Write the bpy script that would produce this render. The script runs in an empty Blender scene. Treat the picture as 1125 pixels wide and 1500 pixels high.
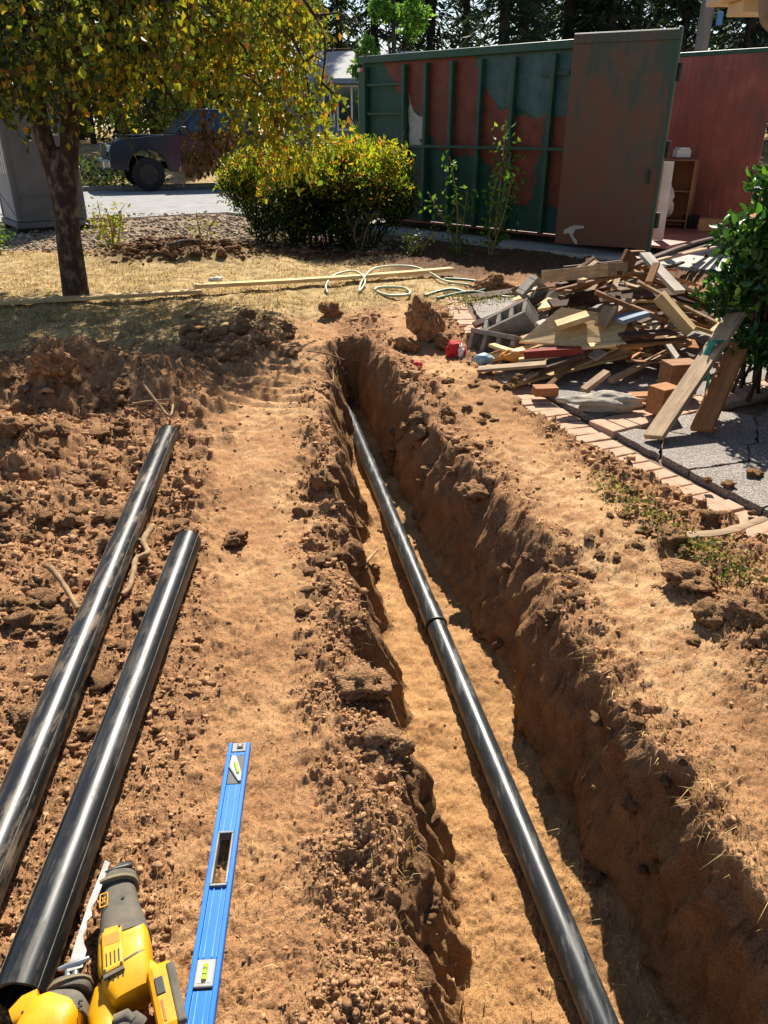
import bpy, math, random
import numpy as np
from mathutils import Vector, Matrix, Euler, noise as mnoise

random.seed(7); RNG = np.random.default_rng(11)
SC = bpy.context.scene
COL = SC.collection

# ------------------------------------------------------------------ camera, sky, sun, exposure
CAM_H, PITCH, FPX, CX, CY = 1.55, math.radians(26.8), 1120.0, 562.5, 750.0
cam_d = bpy.data.cameras.new('camera'); cam = bpy.data.objects.new('camera', cam_d); COL.objects.link(cam)
cam.location = (0, 0, CAM_H); cam.rotation_euler = (math.pi/2 - PITCH, 0, 0)
cam_d.sensor_fit = 'VERTICAL'; cam_d.sensor_height = 36.0; cam_d.lens = 36.0*FPX/1500.0
cam_d.clip_start = 0.02; cam_d.clip_end = 2000
SC.camera = cam

SUN_EL, SUN_AZ = math.radians(44), math.radians(7)      # azimuth to the right of straight ahead
world = bpy.data.worlds.new('World'); SC.world = world; world.use_nodes = True
wn = world.node_tree.nodes; wl = world.node_tree.links
sky = wn.new('ShaderNodeTexSky'); sky.sky_type = 'NISHITA'; sky.sun_disc = False
sky.sun_elevation = SUN_EL; sky.sun_rotation = SUN_AZ; sky.air_density = 1.0; sky.dust_density = .5; sky.ozone_density = 1.0
wl.new(sky.outputs[0], wn['Background'].inputs[0]); wn['Background'].inputs[1].default_value = 0.07
sun_d = bpy.data.lights.new('sun', 'SUN'); sun_d.energy = 5.0; sun_d.angle = math.radians(0.53); sun_d.color = (1.0, 0.93, 0.82)
sun = bpy.data.objects.new('sun', sun_d); COL.objects.link(sun)
SUN_DIR = Vector((math.sin(SUN_AZ)*math.cos(SUN_EL), math.cos(SUN_AZ)*math.cos(SUN_EL), math.sin(SUN_EL)))
sun.rotation_euler = (-SUN_DIR).to_track_quat('-Z', 'Y').to_euler(); sun.location = (6, 30, 30)
SC.view_settings.view_transform = 'Standard'; SC.view_settings.look = 'None'
SC.view_settings.exposure = 0.95; SC.view_settings.gamma = 1.0; SC.view_settings.use_curve_mapping = False
try:
    SC.cycles.max_bounces = 6; SC.cycles.diffuse_bounces = 3; SC.cycles.transmission_bounces = 4
    SC.cycles.transparent_max_bounces = 6; SC.cycles.caustics_reflective = False; SC.cycles.caustics_refractive = False
    SC.cycles.sample_clamp_indirect = 4.0
except Exception: pass

# ------------------------------------------------------------------ helpers
SP, CP = math.sin(PITCH), math.cos(PITCH)
def ray(u, v):
    a = (u-CX)/FPX; b = (v-CY)/FPX
    return np.array([a, CP - b*SP, -SP - b*CP])
def at(u, v, z=0.0):
    d = ray(u, v); s = (z-CAM_H)/d[2]
    return Vector((d[0]*s, d[1]*s, z))
def aty(u, v, y):
    d = ray(u, v); s = y/d[1]
    return Vector((d[0]*s, y, CAM_H + d[2]*s))
def srgb(r, g, b, a=1.0):
    f = lambda c: (c/255.0/12.92) if c/255.0 <= 0.04045 else ((c/255.0+0.055)/1.055)**2.4
    return (f(r), f(g), f(b), a)

def soil(r, g, b):
    c = srgb(r, g, b); return (c[0]*1.08, c[1]*1.27, c[2]*1.44, 1.0)
_perm = RNG.permutation(256); _perm = np.concatenate([_perm, _perm, _perm])
_ga = RNG.uniform(0, 2*np.pi, 256); _gx, _gy = np.cos(_ga), np.sin(_ga)
_wx, _wy = RNG.uniform(0, 1, 256), RNG.uniform(0, 1, 256); _wr = RNG.uniform(0, 1, 256)
def perlin(x, y, seed=0):
    x = np.asarray(x, float)+seed*17.37; y = np.asarray(y, float)+seed*9.71
    xi = np.floor(x).astype(int); yi = np.floor(y).astype(int); xf = x-xi; yf = y-yi
    u = xf*xf*xf*(xf*(xf*6-15)+10); v = yf*yf*yf*(yf*(yf*6-15)+10)
    def g(ix, iy, dx, dy):
        h = _perm[(_perm[ix & 255]+iy) & 255]; return _gx[h]*dx+_gy[h]*dy
    n00 = g(xi, yi, xf, yf); n10 = g(xi+1, yi, xf-1, yf); n01 = g(xi, yi+1, xf, yf-1); n11 = g(xi+1, yi+1, xf-1, yf-1)
    return 1.5*((n00*(1-u)+n10*u)*(1-v)+(n01*(1-u)+n11*u)*v)
def fbm(x, y, seed=0, oct=4, gain=0.5):
    s = 0; a = 1.0
    for i in range(oct):
        s = s+a*perlin(x*2**i, y*2**i, seed+i*3); a *= gain
    return s
def lumps(x, y, seed=0):
    """rounded clods: 0..1 domes of uneven size packed over the plane"""
    x = np.asarray(x, float)+seed*5.13; y = np.asarray(y, float)+seed*3.77
    xi = np.floor(x).astype(int); yi = np.floor(y).astype(int); best = np.zeros_like(x)
    for dx in (-1, 0, 1):
        for dy in (-1, 0, 1):
            h = _perm[(_perm[(xi+dx) & 255]+yi+dy) & 255]
            r = 0.25+0.55*_wr[h]
            d2 = ((xi+dx+_wx[h]-x)**2+(yi+dy+_wy[h]-y)**2)/(r*r)
            best = np.maximum(best, np.sqrt(np.clip(1-d2, 0, 1))*r)
    return best
def chips(x, y, seed=0, bev=.55):
    """angular clods: voronoi cells of uneven height and tilt with worn edges, about -.3..1"""
    x = np.asarray(x, float)+seed*5.13; y = np.asarray(y, float)+seed*3.77
    x = x+.45*perlin(x*1.3, y*1.3, seed+2); y = y+.45*perlin(x*1.3, y*1.3, seed+5)
    xi = np.floor(x).astype(int); yi = np.floor(y).astype(int); f1 = np.full(x.shape, 9.0); f2 = np.full(x.shape, 9.0); hh = np.zeros_like(x)
    for dx in (-1, 0, 1):
        for dy in (-1, 0, 1):
            h = _perm[(_perm[(xi+dx) & 255]+yi+dy) & 255]; ox = xi+dx+_wx[h]-x; oy = yi+dy+_wy[h]-y; d = np.sqrt(ox*ox+oy*oy)
            val = _wr[h]**1.6+(_gx[h]*ox+_gy[h]*oy)*.4
            near = d < f1; f2 = np.where(near, f1, np.minimum(f2, d)); hh = np.where(near, val, hh); f1 = np.where(near, d, f1)
    e = np.clip((f2-f1)/bev, 0, 1); return hh*np.sqrt(e)-.25*(1-e)
def sstep(a, b, x): t = np.clip((x-a)/(b-a), 0, 1); return t*t*(3-2*t)

def np_mesh(name, V, F, cols=None, smooth=False, colname='Col'):
    """V (n,3); F (m,k) array or list of such arrays; cols (n,4)"""
    me = bpy.data.meshes.new(name); Fs = F if isinstance(F, list) else [F]
    me.vertices.add(len(V)); me.vertices.foreach_set('co', np.ascontiguousarray(V, dtype=np.float32).ravel())
    nl = sum(f.size for f in Fs); npoly = sum(len(f) for f in Fs)
    me.loops.add(nl); me.loops.foreach_set('vertex_index', np.concatenate([f.ravel() for f in Fs]).astype(np.int32))
    me.polygons.add(npoly)
    tot = np.concatenate([np.full(len(f), f.shape[1]) for f in Fs]); st = np.concatenate([[0], np.cumsum(tot)[:-1]])
    me.polygons.foreach_set('loop_start', st.astype(np.int32)); me.polygons.foreach_set('loop_total', tot.astype(np.int32))
    if smooth: me.polygons.foreach_set('use_smooth', np.ones(npoly, dtype=bool))
    me.update(calc_edges=True)
    if cols is not None:
        at_ = me.color_attributes.new(colname, 'FLOAT_COLOR', 'POINT')
        at_.data.foreach_set('color', np.ascontiguousarray(cols, dtype=np.float32).ravel())
    return me

def tag(o, label=None, cat=None, group=None, kind=None):
    if label: o['label'] = label
    if cat: o['category'] = cat
    if group: o['group'] = group
    if kind: o['kind'] = kind
    return o
def link(name, me, mat=None, parent=None, local=False):
    o = bpy.data.objects.new(name, me); COL.objects.link(o)
    if mat is not None and me is not None:
        if not me.materials: me.materials.append(mat)
    if parent is not None:
        o.parent = parent
        if not local: o.matrix_parent_inverse = PM(parent).inverted()
    return o
def PM(o):
    return o.matrix_basis.copy() if o.parent is None else PM(o.parent) @ o.matrix_parent_inverse @ o.matrix_basis
def empty(name, loc=(0, 0, 0), rz=0.0, label=None, cat=None, group=None, kind=None):
    o = bpy.data.objects.new(name, None); COL.objects.link(o); o.location = loc; o.rotation_euler = (0, 0, rz)
    o.empty_display_size = 0.1
    return tag(o, label, cat, group, kind)

class MB:
    def __init__(s): s.v = []; s.f = []
    def add(s, vs, fs):
        n = len(s.v); s.v += [tuple(p) for p in vs]; s.f += [tuple(i+n for i in f) for f in fs]; return s
    def box(s, c, d, R=None):
        hx, hy, hz = d[0]/2, d[1]/2, d[2]/2; c = Vector(c)
        P = [Vector((x, y, z)) for x in (-hx, hx) for y in (-hy, hy) for z in (-hz, hz)]
        if R is not None: P = [R @ p for p in P]
        return s.add([c+p for p in P], [(0, 1, 3, 2), (4, 6, 7, 5), (0, 4, 5, 1), (2, 3, 7, 6), (0, 2, 6, 4), (1, 5, 7, 3)])
    def bar(s, a, b, w, t, up=(0, 0, 1)):
        a = Vector(a); b = Vector(b); x = (b-a); L = x.length; x.normalize()
        y = Vector(up).cross(x)
        if y.length < 1e-4: y = Vector((0, 1, 0)).cross(x)
        y.normalize(); z = x.cross(y)
        R = Matrix((x, y, z)).transposed()
        return s.box((a+b)/2, (L, w, t), R)
    def tube(s, pts, rad, n=10, cap=True, e=2.0, ry=None, up=(0, 0, 1)):
        pts = [Vector(p) for p in pts]; m = len(pts)
        if not hasattr(rad, '__len__'): rad = [rad]*m
        if ry is None: ry = rad
        elif not hasattr(ry, '__len__'): ry = [ry]*m
        base = len(s.v); upv = Vector(up)
        for i, p in enumerate(pts):
            t = (pts[min(i+1, m-1)]-pts[max(i-1, 0)]).normalized()
            a = upv.cross(t)
            if a.length < 1e-3: a = Vector((1, 0, 0)).cross(t)
            a.normalize(); b = t.cross(a); upv = b if abs(t.dot(Vector(up))) > .9 else Vector(up)
            for k in range(n):
                th = 2*math.pi*k/n; c, q = math.cos(th), math.sin(th)
                cc = math.copysign(abs(c)**(2/e), c); qq = math.copysign(abs(q)**(2/e), q)
                s.v.append(tuple(p+a*(cc*rad[i])+b*(qq*ry[i])))
        for i in range(m-1):
            for k in range(n):
                k2 = (k+1) % n; s.f.append((base+i*n+k, base+i*n+k2, base+(i+1)*n+k2, base+(i+1)*n+k))
        if cap:
            s.f.append(tuple(base+k for k in reversed(range(n)))); s.f.append(tuple(base+(m-1)*n+k for k in range(n)))
        return s
    def prism(s, poly, h0, h1, frame=None):
        """poly of 2-D points extruded from h0 to h1 along the frame's third axis; frame = (origin, ex, ey, ez)"""
        if frame is None: o, ex, ey, ez = Vector((0, 0, 0)), Vector((1, 0, 0)), Vector((0, 1, 0)), Vector((0, 0, 1))
        else: o, ex, ey, ez = [Vector(q) for q in frame]
        n = len(poly); A = [o+ex*p[0]+ey*p[1]+ez*h0 for p in poly]; B = [o+ex*p[0]+ey*p[1]+ez*h1 for p in poly]
        return s.add(A+B, [tuple(reversed(range(n))), tuple(range(n, 2*n))]+[(i, (i+1) % n, n+(i+1) % n, n+i) for i in range(n)])
    def mesh(s, name, smooth=False):
        me = bpy.data.meshes.new(name); me.from_pydata(s.v, [], s.f); me.update()
        if smooth:
            me.polygons.foreach_set('use_smooth', np.ones(len(me.polygons), dtype=bool))
        return me
    def obj(s, name, mat, parent=None, local=False, bevel=0, smooth=False, auto=None):
        o = link(name, s.mesh(name, smooth), mat, parent, local)
        if auto is not None:
            o.data.polygons.foreach_set('use_smooth', np.ones(len(o.data.polygons), dtype=bool))
            o.data.set_sharp_from_angle(angle=math.radians(auto))
        if bevel:
            b = o.modifiers.new('bevel', 'BEVEL'); b.width = bevel; b.segments = 2; b.limit_method = 'ANGLE'; b.angle_limit = math.radians(40)
        return o

# ------------------------------------------------------------------ materials
def new_mat(name):
    m = bpy.data.materials.new(name); m.use_nodes = True; nt = m.node_tree
    return m, nt, nt.nodes, nt.links, nt.nodes['Principled BSDF']
def N(nt, t, **kw):
    n = nt.nodes.new(t)
    for k, v in kw.items():
        if k.startswith('i_'): n.inputs[k[2:]].default_value = v
        else: setattr(n, k, v)
    return n
def noise(nt, coord, scale, detail=4, rough=.55):
    n = N(nt, 'ShaderNodeTexNoise'); n.inputs['Scale'].default_value = scale; n.inputs['Detail'].default_value = detail
    n.inputs['Roughness'].default_value = rough; nt.links.new(coord, n.inputs['Vector']); return n.outputs['Fac']
def ramp(nt, fac, stops):
    r = N(nt, 'ShaderNodeValToRGB'); e = r.color_ramp.elements
    while len(e) < len(stops): e.new(0.5)
    for i, (p, c) in enumerate(stops): e[i].position = p; e[i].color = c if len(c) == 4 else (*c, 1)
    nt.links.new(fac, r.inputs[0]); return r.outputs[0]
def mixc(nt, fac, a, b, blend='MIX'):
    m = N(nt, 'ShaderNodeMix', data_type='RGBA', blend_type=blend)
    for sck, val in ((m.inputs[0], fac), (m.inputs[6], a), (m.inputs[7], b)):
        if hasattr(val, 'node'): nt.links.new(val, sck)
        else: sck.default_value = val
    return m.outputs[2]
def math_(nt, op, a, b=None, clamp=False):
    m = N(nt, 'ShaderNodeMath', operation=op, use_clamp=clamp)
    for i, val in enumerate((a, b)):
        if val is None: continue
        if hasattr(val, 'node'): nt.links.new(val, m.inputs[i])
        else: m.inputs[i].default_value = val
    return m.outputs[0]
def bump(nt, h, strength, dist, prev=None):
    b = N(nt, 'ShaderNodeBump'); b.inputs['Strength'].default_value = strength; b.inputs['Distance'].default_value = dist
    nt.links.new(h, b.inputs['Height'])
    if prev is not None: nt.links.new(prev, b.inputs['Normal'])
    return b.outputs[0]
def coords(nt, kind='Object', scale=None):
    c = N(nt, 'ShaderNodeTexCoord').outputs[kind]
    if scale:
        m = N(nt, 'ShaderNodeMapping'); m.inputs['Scale'].default_value = scale; nt.links.new(c, m.inputs[0]); c = m.outputs[0]
    return c
def mottled(name, c1, c2, scale=8, rough=.7, bstr=.3, bdist=.004, bscale=60, stretch=None, metal=0, spec=.5, third=None, rrange=None):
    m, nt, nd, lk, p = new_mat(name); co = coords(nt, 'Object', stretch)
    f = noise(nt, co, scale, 6, .62)
    stops = [(.32, c1), (.68, c2)] if third is None else [(.28, c1), (.5, c2), (.72, third)]
    lk.new(ramp(nt, f, stops), p.inputs['Base Color']); p.inputs['Roughness'].default_value = rough
    p.inputs['Metallic'].default_value = metal; p.inputs['Specular IOR Level'].default_value = spec
    if rrange:
        lk.new(ramp(nt, noise(nt, co, scale*2.3, 4), [(.35, (rrange[0],)*3), (.65, (rrange[1],)*3)]), p.inputs['Roughness'])
    if bstr: lk.new(bump(nt, noise(nt, co, bscale, 5, .6), bstr, bdist), p.inputs['Normal'])
    return m
def leafmat(name, trans=.45, rough=.5, spec=.35):
    m, nt, nd, lk, p = new_mat(name)
    a = N(nt, 'ShaderNodeVertexColor'); a.layer_name = 'Col'
    lk.new(a.outputs[0], p.inputs['Base Color']); p.inputs['Roughness'].default_value = rough; p.inputs['Specular IOR Level'].default_value = spec
    t = N(nt, 'ShaderNodeBsdfTranslucent')
    lk.new(mixc(nt, 1.0, a.outputs[0], (1.0, 1.0, 0.6, 1), 'MULTIPLY'), t.inputs[0])
    mx = N(nt, 'ShaderNodeMixShader'); mx.inputs[0].default_value = trans
    lk.new(p.outputs[0], mx.inputs[1]); lk.new(t.outputs[0], mx.inputs[2]); lk.new(mx.outputs[0], nd['Material Output'].inputs[0])
    return m
def colmat(name, rough=.9, spec=.2, var=.25, scale=120, bstr=.4, bdist=.003):
    """colour from the mesh's own colour attribute with fine mottling"""
    m, nt, nd, lk, p = new_mat(name); a = N(nt, 'ShaderNodeVertexColor'); a.layer_name = 'Col'
    co = coords(nt); f = noise(nt, co, scale, 5)
    lk.new(mixc(nt, 1.0, a.outputs[0], ramp(nt, f, [(.3, (1-var,)*3), (.7, (1+var,)*3)]), 'MULTIPLY'), p.inputs['Base Color'])
    p.inputs['Roughness'].default_value = rough; p.inputs['Specular IOR Level'].default_value = spec
    if bstr: lk.new(bump(nt, f, bstr, bdist), p.inputs['Normal'])
    return m

M = {}
M['leaf'] = leafmat('tree_leaf', .5); M['leaf_dark'] = leafmat('glossy_leaf', .3, .35, .5)
M['leaf_bright'] = leafmat('thin_leaf', .62); M['needle'] = leafmat('needles', .25, .6, .3); M['straw'] = leafmat('straw', .3, .8, .15)
M['bark'] = mottled('bark', srgb(44, 31, 25), srgb(66, 48, 38), 15, .95, 1.0, .03, 30, (1, 1, .6), third=srgb(138, 120, 102))
M['fir_bark'] = mottled('fir_bark', srgb(40, 34, 30), srgb(78, 66, 56), 6, .95, .6, .03, 14, (1, 1, .3))
M['twig'] = mottled('twig', srgb(120, 92, 62), srgb(178, 146, 108), 20, .85, .4, .002, 120)
M['abs'] = None

# soil of the ground: colour by patch make-up, with some shade painted in
def soil_mat():
    m, nt, nd, lk, p = new_mat('bare_soil'); co = coords(nt)
    z1 = N(nt, 'ShaderNodeVertexColor'); z1.layer_name = 'zone'; z2 = N(nt, 'ShaderNodeVertexColor'); z2.layer_name = 'zone2'
    s1 = N(nt, 'ShaderNodeSeparateColor'); lk.new(z1.outputs[0], s1.inputs[0]); s2 = N(nt, 'ShaderNodeSeparateColor'); lk.new(z2.outputs[0], s2.inputs[0])
    grass, loose, gravel, mulch_shade = s1.outputs[0], s1.outputs[1], s1.outputs[2], z1.outputs[1]
    pale, deep = s2.outputs[0], s2.outputs[1]
    n1 = noise(nt, co, 2.2, 6, .6); n2 = noise(nt, co, 14, 6, .62); n3 = noise(nt, co, 70, 5, .65)
    comp = ramp(nt, math_(nt, 'ADD', math_(nt, 'MULTIPLY', n1, .55), math_(nt, 'MULTIPLY', n2, .45)),
                [(.36, soil(142, 95, 61)), (.5, soil(164, 114, 74)), (.64, soil(182, 133, 89))])
    lo = ramp(nt, math_(nt, 'ADD', math_(nt, 'MULTIPLY', n2, .6), math_(nt, 'MULTIPLY', n3, .4)),
              [(.34, soil(122, 82, 55)), (.5, soil(154, 106, 70)), (.66, soil(176, 127, 86))])
    c = mixc(nt, loose, comp, lo)
    pl = math_(nt, 'MULTIPLY', pale, ramp(nt, n2, [(.40, (0, 0, 0)), (.60, (1, 1, 1))]))
    c = mixc(nt, math_(nt, 'MULTIPLY', pl, .55), c, soil(204, 158, 110))
    dp = ramp(nt, noise(nt, co, 9, 6), [(.35, soil(150, 102, 62)), (.65, soil(182, 130, 82))])
    c = mixc(nt, deep, c, dp)
    gr = ramp(nt, noise(nt, co, 7, 6, .7), [(.34, srgb(118, 98, 66)), (.52, srgb(172, 146, 102)), (.7, srgb(202, 176, 130))])
    c = mixc(nt, grass, c, gr)
    gv = ramp(nt, noise(nt, co, 26, 6, .8), [(.36, srgb(92, 76, 60)), (.5, srgb(136, 116, 94)), (.64, srgb(176, 156, 130))])
    c = mixc(nt, gravel, c, gv)
    mu = ramp(nt, noise(nt, co, 22, 5, .7), [(.35, srgb(70, 50, 36)), (.65, srgb(120, 90, 64))])
    c = mixc(nt, mulch_shade, c, mu)
    sp = ramp(nt, noise(nt, co, 260, 3, .7), [(.34, (.5,)*3), (.50, (1,)*3), (.68, (1.28,)*3)])  # fine speckle also paints in dark shading between crumbs
    c = mixc(nt, 1.0, c, sp, 'MULTIPLY')
    lk.new(c, p.inputs['Base Color']); p.inputs['Roughness'].default_value = .96; p.inputs['Specular IOR Level'].default_value = .12
    b = bump(nt, n3, .6, .012); b = bump(nt, noise(nt, co, 210, 4, .75), .7, .005, b)
    st_ = coords(nt, 'Object', (1, 1, .7)); bb = N(nt, 'ShaderNodeBump'); bb.inputs['Distance'].default_value = .05; lk.new(math_(nt, 'MULTIPLY', s2.outputs[2], .9), bb.inputs['Strength']); lk.new(noise(nt, st_, 26, 6, .7), bb.inputs['Height']); lk.new(b, bb.inputs['Normal']); b = bb.outputs[0]
    lk.new(b, p.inputs['Normal']); return m
M['soil'] = soil_mat()
M['clod'] = colmat('clod_soil', .96, .1, .35, 55, .8, .008)
M['clod_big'] = colmat('clod_soil_coarse', .96, .1, .5, 9, 1.0, .02)

# ------------------------------------------------------------------ ground: one sheet with the trench, spoil heaps, lawn and far slope
LIP_R = ([-3, 1.0, 1.13, 1.25, 1.46, 1.55, 1.68, 2.0, 2.14, 2.45, 2.72, 2.92, 3.16, 3.35, 3.55, 4.2, 4.84, 5.6, 6.2],
         [1.5, .83, .80, .76, .79, .71, .66, .645, .60, .60, .68, .64, .50, .52, .41, .24, .07, -.08, -.2])
BASE_R = ([-3, 1.25, 1.49, 1.81, 2.14, 2.64, 2.99, 3.55, 4.1, 5.3, 6.3], [1.6, .748, .684, .614, .56, .48, .396, .258, .154, -.078, -.26])
LIP_L = ([-3, 1.01, 1.35, 1.7, 2.1, 2.49, 2.9, 3.3, 3.9, 4.8, 5.6, 6.3], [.62, .065, .035, -.025, -.075, -.135, -.21, -.275, -.32, -.36, -.42, -.47])
LAWN = ([-9, -3.2, -2.6, -2.06, -1.5, -1.23, -1.03, -.5, .25, .55, .75, 9], [5.3, 5.25, 5.2, 5.35, 5.55, 5.95, 6.5, 6.9, 7.5, 7.3, 6.7, 6.6])
RN = np.array([-.41, .912])                    # the street runs at a slant; q is the distance towards it
def street_q(x, y): return RN[0]*x+RN[1]*y
def trench(x, y):
    wob = .035+.040*perlin(y*3.4, 0*y, 3)+.010*perlin(y*9, 0*y, 12)
    xl = np.interp(y, *LIP_L)+.065*perlin(y*2.7, x*0, 5)+.045*perlin(y*8, x*0, 6)+.02*perlin(y*23, x*0, 10)
    xb = np.interp(y, *BASE_R)+.012*perlin(y*4, x*0, 7)
    xr = np.maximum(np.interp(y, *LIP_R)+wob, xb+.06)
    tr = np.clip((xr-x)/np.maximum(xr-xb, .03), 0, 1); tl = np.clip((x-xl)/.21, 0, 1); te = np.clip((6.15-y)/.16, 0, 1)
    r = .25*tr+.75*sstep(0, 1, tr**1.15)
    return np.minimum(np.minimum(r, sstep(0, 1, tl)), sstep(0, 1, te)), xl, xr, xb
HEAPS = [(-2.05, 4.75, .26, .45, .38), (-1.45, 4.75, .15, .35, .4), (-2.6, 4.3, .22, .5, .6), (-2.3, 3.3, .20, .6, .5), (-1.75, 3.6, .10, .3, .5), (-1.7, 2.3, .13, .45, .55),
         (-1.35, 1.35, .07, .3, .4), (-.30, 5.9, .10, .3, .2), (.05, 5.2, .07, .2, .5), (.5, 6.2, .10, .35, .3), (1.25, 2.15, .07, .25, .45),
         (.84, 1.25, .05, .16, .3), (.95, 2.9, .04, .2, .3), (.75, 5.0, .05, .25, .4), (-1.15, 5.85, .10, .3, .25)]
def zones(x, y):
    s, xl, xr, xb = trench(x, y)
    wob = .25*perlin(x*1.3, y*1.3, 21)+.14*perlin(x*4, y*4, 22)+.08*perlin(x*11, y*11, 23)
    lawn = sstep(-.25, .45, y-np.interp(x, *LAWN)+1.5*wob)
    far_lawn = 10.7+.25*wob*2
    lawn = lawn*(1-sstep(-.2, .5, y-far_lawn))*(1-sstep(.75, 1.0, x+.1*wob))
    q = street_q(x, y)
    gravel = sstep(0, .6, y-10.7-wob)*sstep(2.5, 1.0, x-.1*y+1.2)
    far = sstep(23.3, 24.5, q)
    mul_shade = np.exp(-(((x+2.55)/1.05)**2+((y-10.05)/.42)**2)**2)
    mul_shade = np.maximum(mul_shade, sstep(.3, -.1, np.sqrt(((x+.9)/1.9)**2+((y-11.3)/1.1)**2)-1))
    mul_shade = np.maximum(mul_shade, sstep(-.3, .5, x+.2+wob)*sstep(8.5, 9.3, y+wob)*sstep(13.5, 12, y))  # dark soil strip before the container also paints in its cast shadow
    path_c = np.interp(y, [0, 1.2, 1.9, 2.75, 3.9, 4.5, 6.5], [-.25, -.32, -.36, -.5, -.70, -.75, -.62]); path_w = np.interp(y, [0, 1.2, 1.9, 2.75, 3.9, 4.5, 6], [.14, .15, .17, .21, .30, .34, .25])
    dith = .35*perlin(x*7, y*7, 25)+.2*perlin(x*19, y*19, 26); path = sstep(1.5, .45, np.abs(x-path_c+.12*wob)/path_w+dith)
    rp = np.interp(y, [0, 1.5, 3.2, 5, 6], [1.05, 1.0, .86, .55, .2]); rw = np.interp(y, [0, 2, 4, 6], [.16, .17, .2, .2])
    rpath = sstep(1.6, .3, np.abs(x-rp+.1*wob)/rw+dith)
    floor = sstep(.9, .99, s)
    loose = 1-np.maximum(np.maximum(path, rpath*.9), floor*.92)
    return dict(s=s, xl=xl, xr=xr, xb=xb, lawn=lawn, gravel=gravel, far=far, mul_shade=mul_shade, path=path, rpath=rpath, floor=floor, loose=loose, q=q)
def H(x, y, full=False):
    x = np.asarray(x, float); y = np.asarray(y, float)
    Z = zones(x, y); near = sstep(14, 9, y)
    z = near*(.028*perlin(x*.9, y*.9, 1)+.016*perlin(x*2.6, y*2.6, 2))
    for hx, hy, a, rx, ry in HEAPS:
        z = z+a*np.exp(-((x-hx)/rx)**2-((y-hy)/ry)**2)
    z = z+.05*Z['lawn']*near+.22*np.exp(-(((x+2.55)/.9)**2+((y-10.05)/.34)**2))*(1+.5*perlin(x*3, y*3, 9))
    # ridge of crumbly soil along the trench's near lip
    rid = np.exp(-((x-Z['xl']+.06)/.085)**2)*sstep(6.3, 5.6, y)
    z = z+rid*(.005+.06*np.clip(perlin(x*3.3, y*3.3, 31), -.4, 1))
    z = z-.05*np.exp(-((x-Z['xl']-.02)/.13)**2)*sstep(6.2, 5.4, y)
    zz = Z['s']*(.50+.04*perlin(x*1.5, y*1.5, 33)); z = z*(1-.85*Z['floor'])-zz
    # crumb structure: more where the soil is loose
    L = np.clip(Z['loose'], .0, 1)*(1-.75*Z['lawn'])*(1-.7*Z['gravel'])*near
    big = np.clip(perlin(x*2.2, y*2.2, 41)+.35, 0, 1)
    left = sstep(-.35, -.6, x-np.interp(y, [0, 1.5, 4.5], [.2, .05, -.3])); hf = 1-left*(1-sstep(2.0, 3.3, y)); L = L*(.30+.70*hf)
    z = z+L*(.050*big*chips(x*5.5, y*5.5, 1)+.028*chips(x*13, y*13, 2)*(.35+big)+.013*chips(x*31, y*31, 3)+.016*perlin(x*9, y*9, 44)+.075*left*hf*lumps(x*3.6, y*3.6, 7)+.03*lumps(x*9, y*9, 8))
    z = z+near*(.78+.22*L)*(1-.6*Z['lawn'])*(.010*perlin(x*6.5, y*6.5, 53)+.010*perlin(x*20, y*20, 51)+.0105*chips(x*46, y*46, 4)*(.8+.9*perlin(x*5, y*5, 54))+.006*chips(x*90, y*90, 14)+.004*perlin(x*75, y*75, 52))
    z = z+Z['mul_shade']*near*(.03*chips(x*9, y*9, 5)+.015*chips(x*20, y*20, 6))
    # machine track bars pressed into the path
    along = y+.12*x; tm = Z['path']*sstep(3.9, 4.5, y)*sstep(6.4, 5.9, y)*(.4+.6*sstep(-.2, .3, perlin(x*2, y*1.5, 61)))
    z = z+tm*.011*np.clip(np.sin(along*2*np.pi/.15)*2.2, -1, 1)
    z = z+Z['path']*.012*np.sin((x-.2*y)*2*np.pi/.5)*near
    z = z-Z['path']*.012*near
    # beyond the street the land rises
    z = z*sstep(20, 13, y)+.9*sstep(24, 34, Z['q'])
    # keep the ground below the paved terrace and the street
    return (z, Z) if full else z
def hz(x, y): return float(H(np.array([x]), np.array([y]))[0])
def hit(u, v, extra=None, lift=0.0):
    """first point of the photograph's line of sight on the ground (or on a heap given by extra)"""
    d = ray(u, v); d = d/np.linalg.norm(d); lo, hi = .8, 40.0
    for k in range(3):
        t = np.linspace(lo, hi, (700, 60, 40)[k]); X = d[0]*t; Y = d[1]*t; Zr = CAM_H+d[2]*t; g = H(X, Y)
        if extra is not None: g = np.maximum(g, extra(X, Y))
        i = max(1, int(np.argmax(Zr <= g+lift))); lo, hi = t[i-1], t[i]
    return Vector((X[i], Y[i], g[i]+lift))

rows = [np.linspace(-4, .55, 14)[:-1]]
y = .55; r = []
while y < 8.8: r.append(y); y += .0039*(y*1.0+.35)
while y < 260: r.append(y); y += .022*y
Yr = np.concatenate(rows+[np.array(r)])
out = 1+np.geomspace(.004, 9, 34); Tc = np.concatenate([-out[::-1], np.linspace(-1, 1, 860), out])
YY, TT = np.meshgrid(Yr, Tc, indexing='ij'); XX = TT*(.56*np.maximum(YY, 0)+.72)
GZ, GZn = H(XX.ravel(), YY.ravel(), True); gx = XX.ravel().copy(); gy = YY.ravel().copy()
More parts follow.
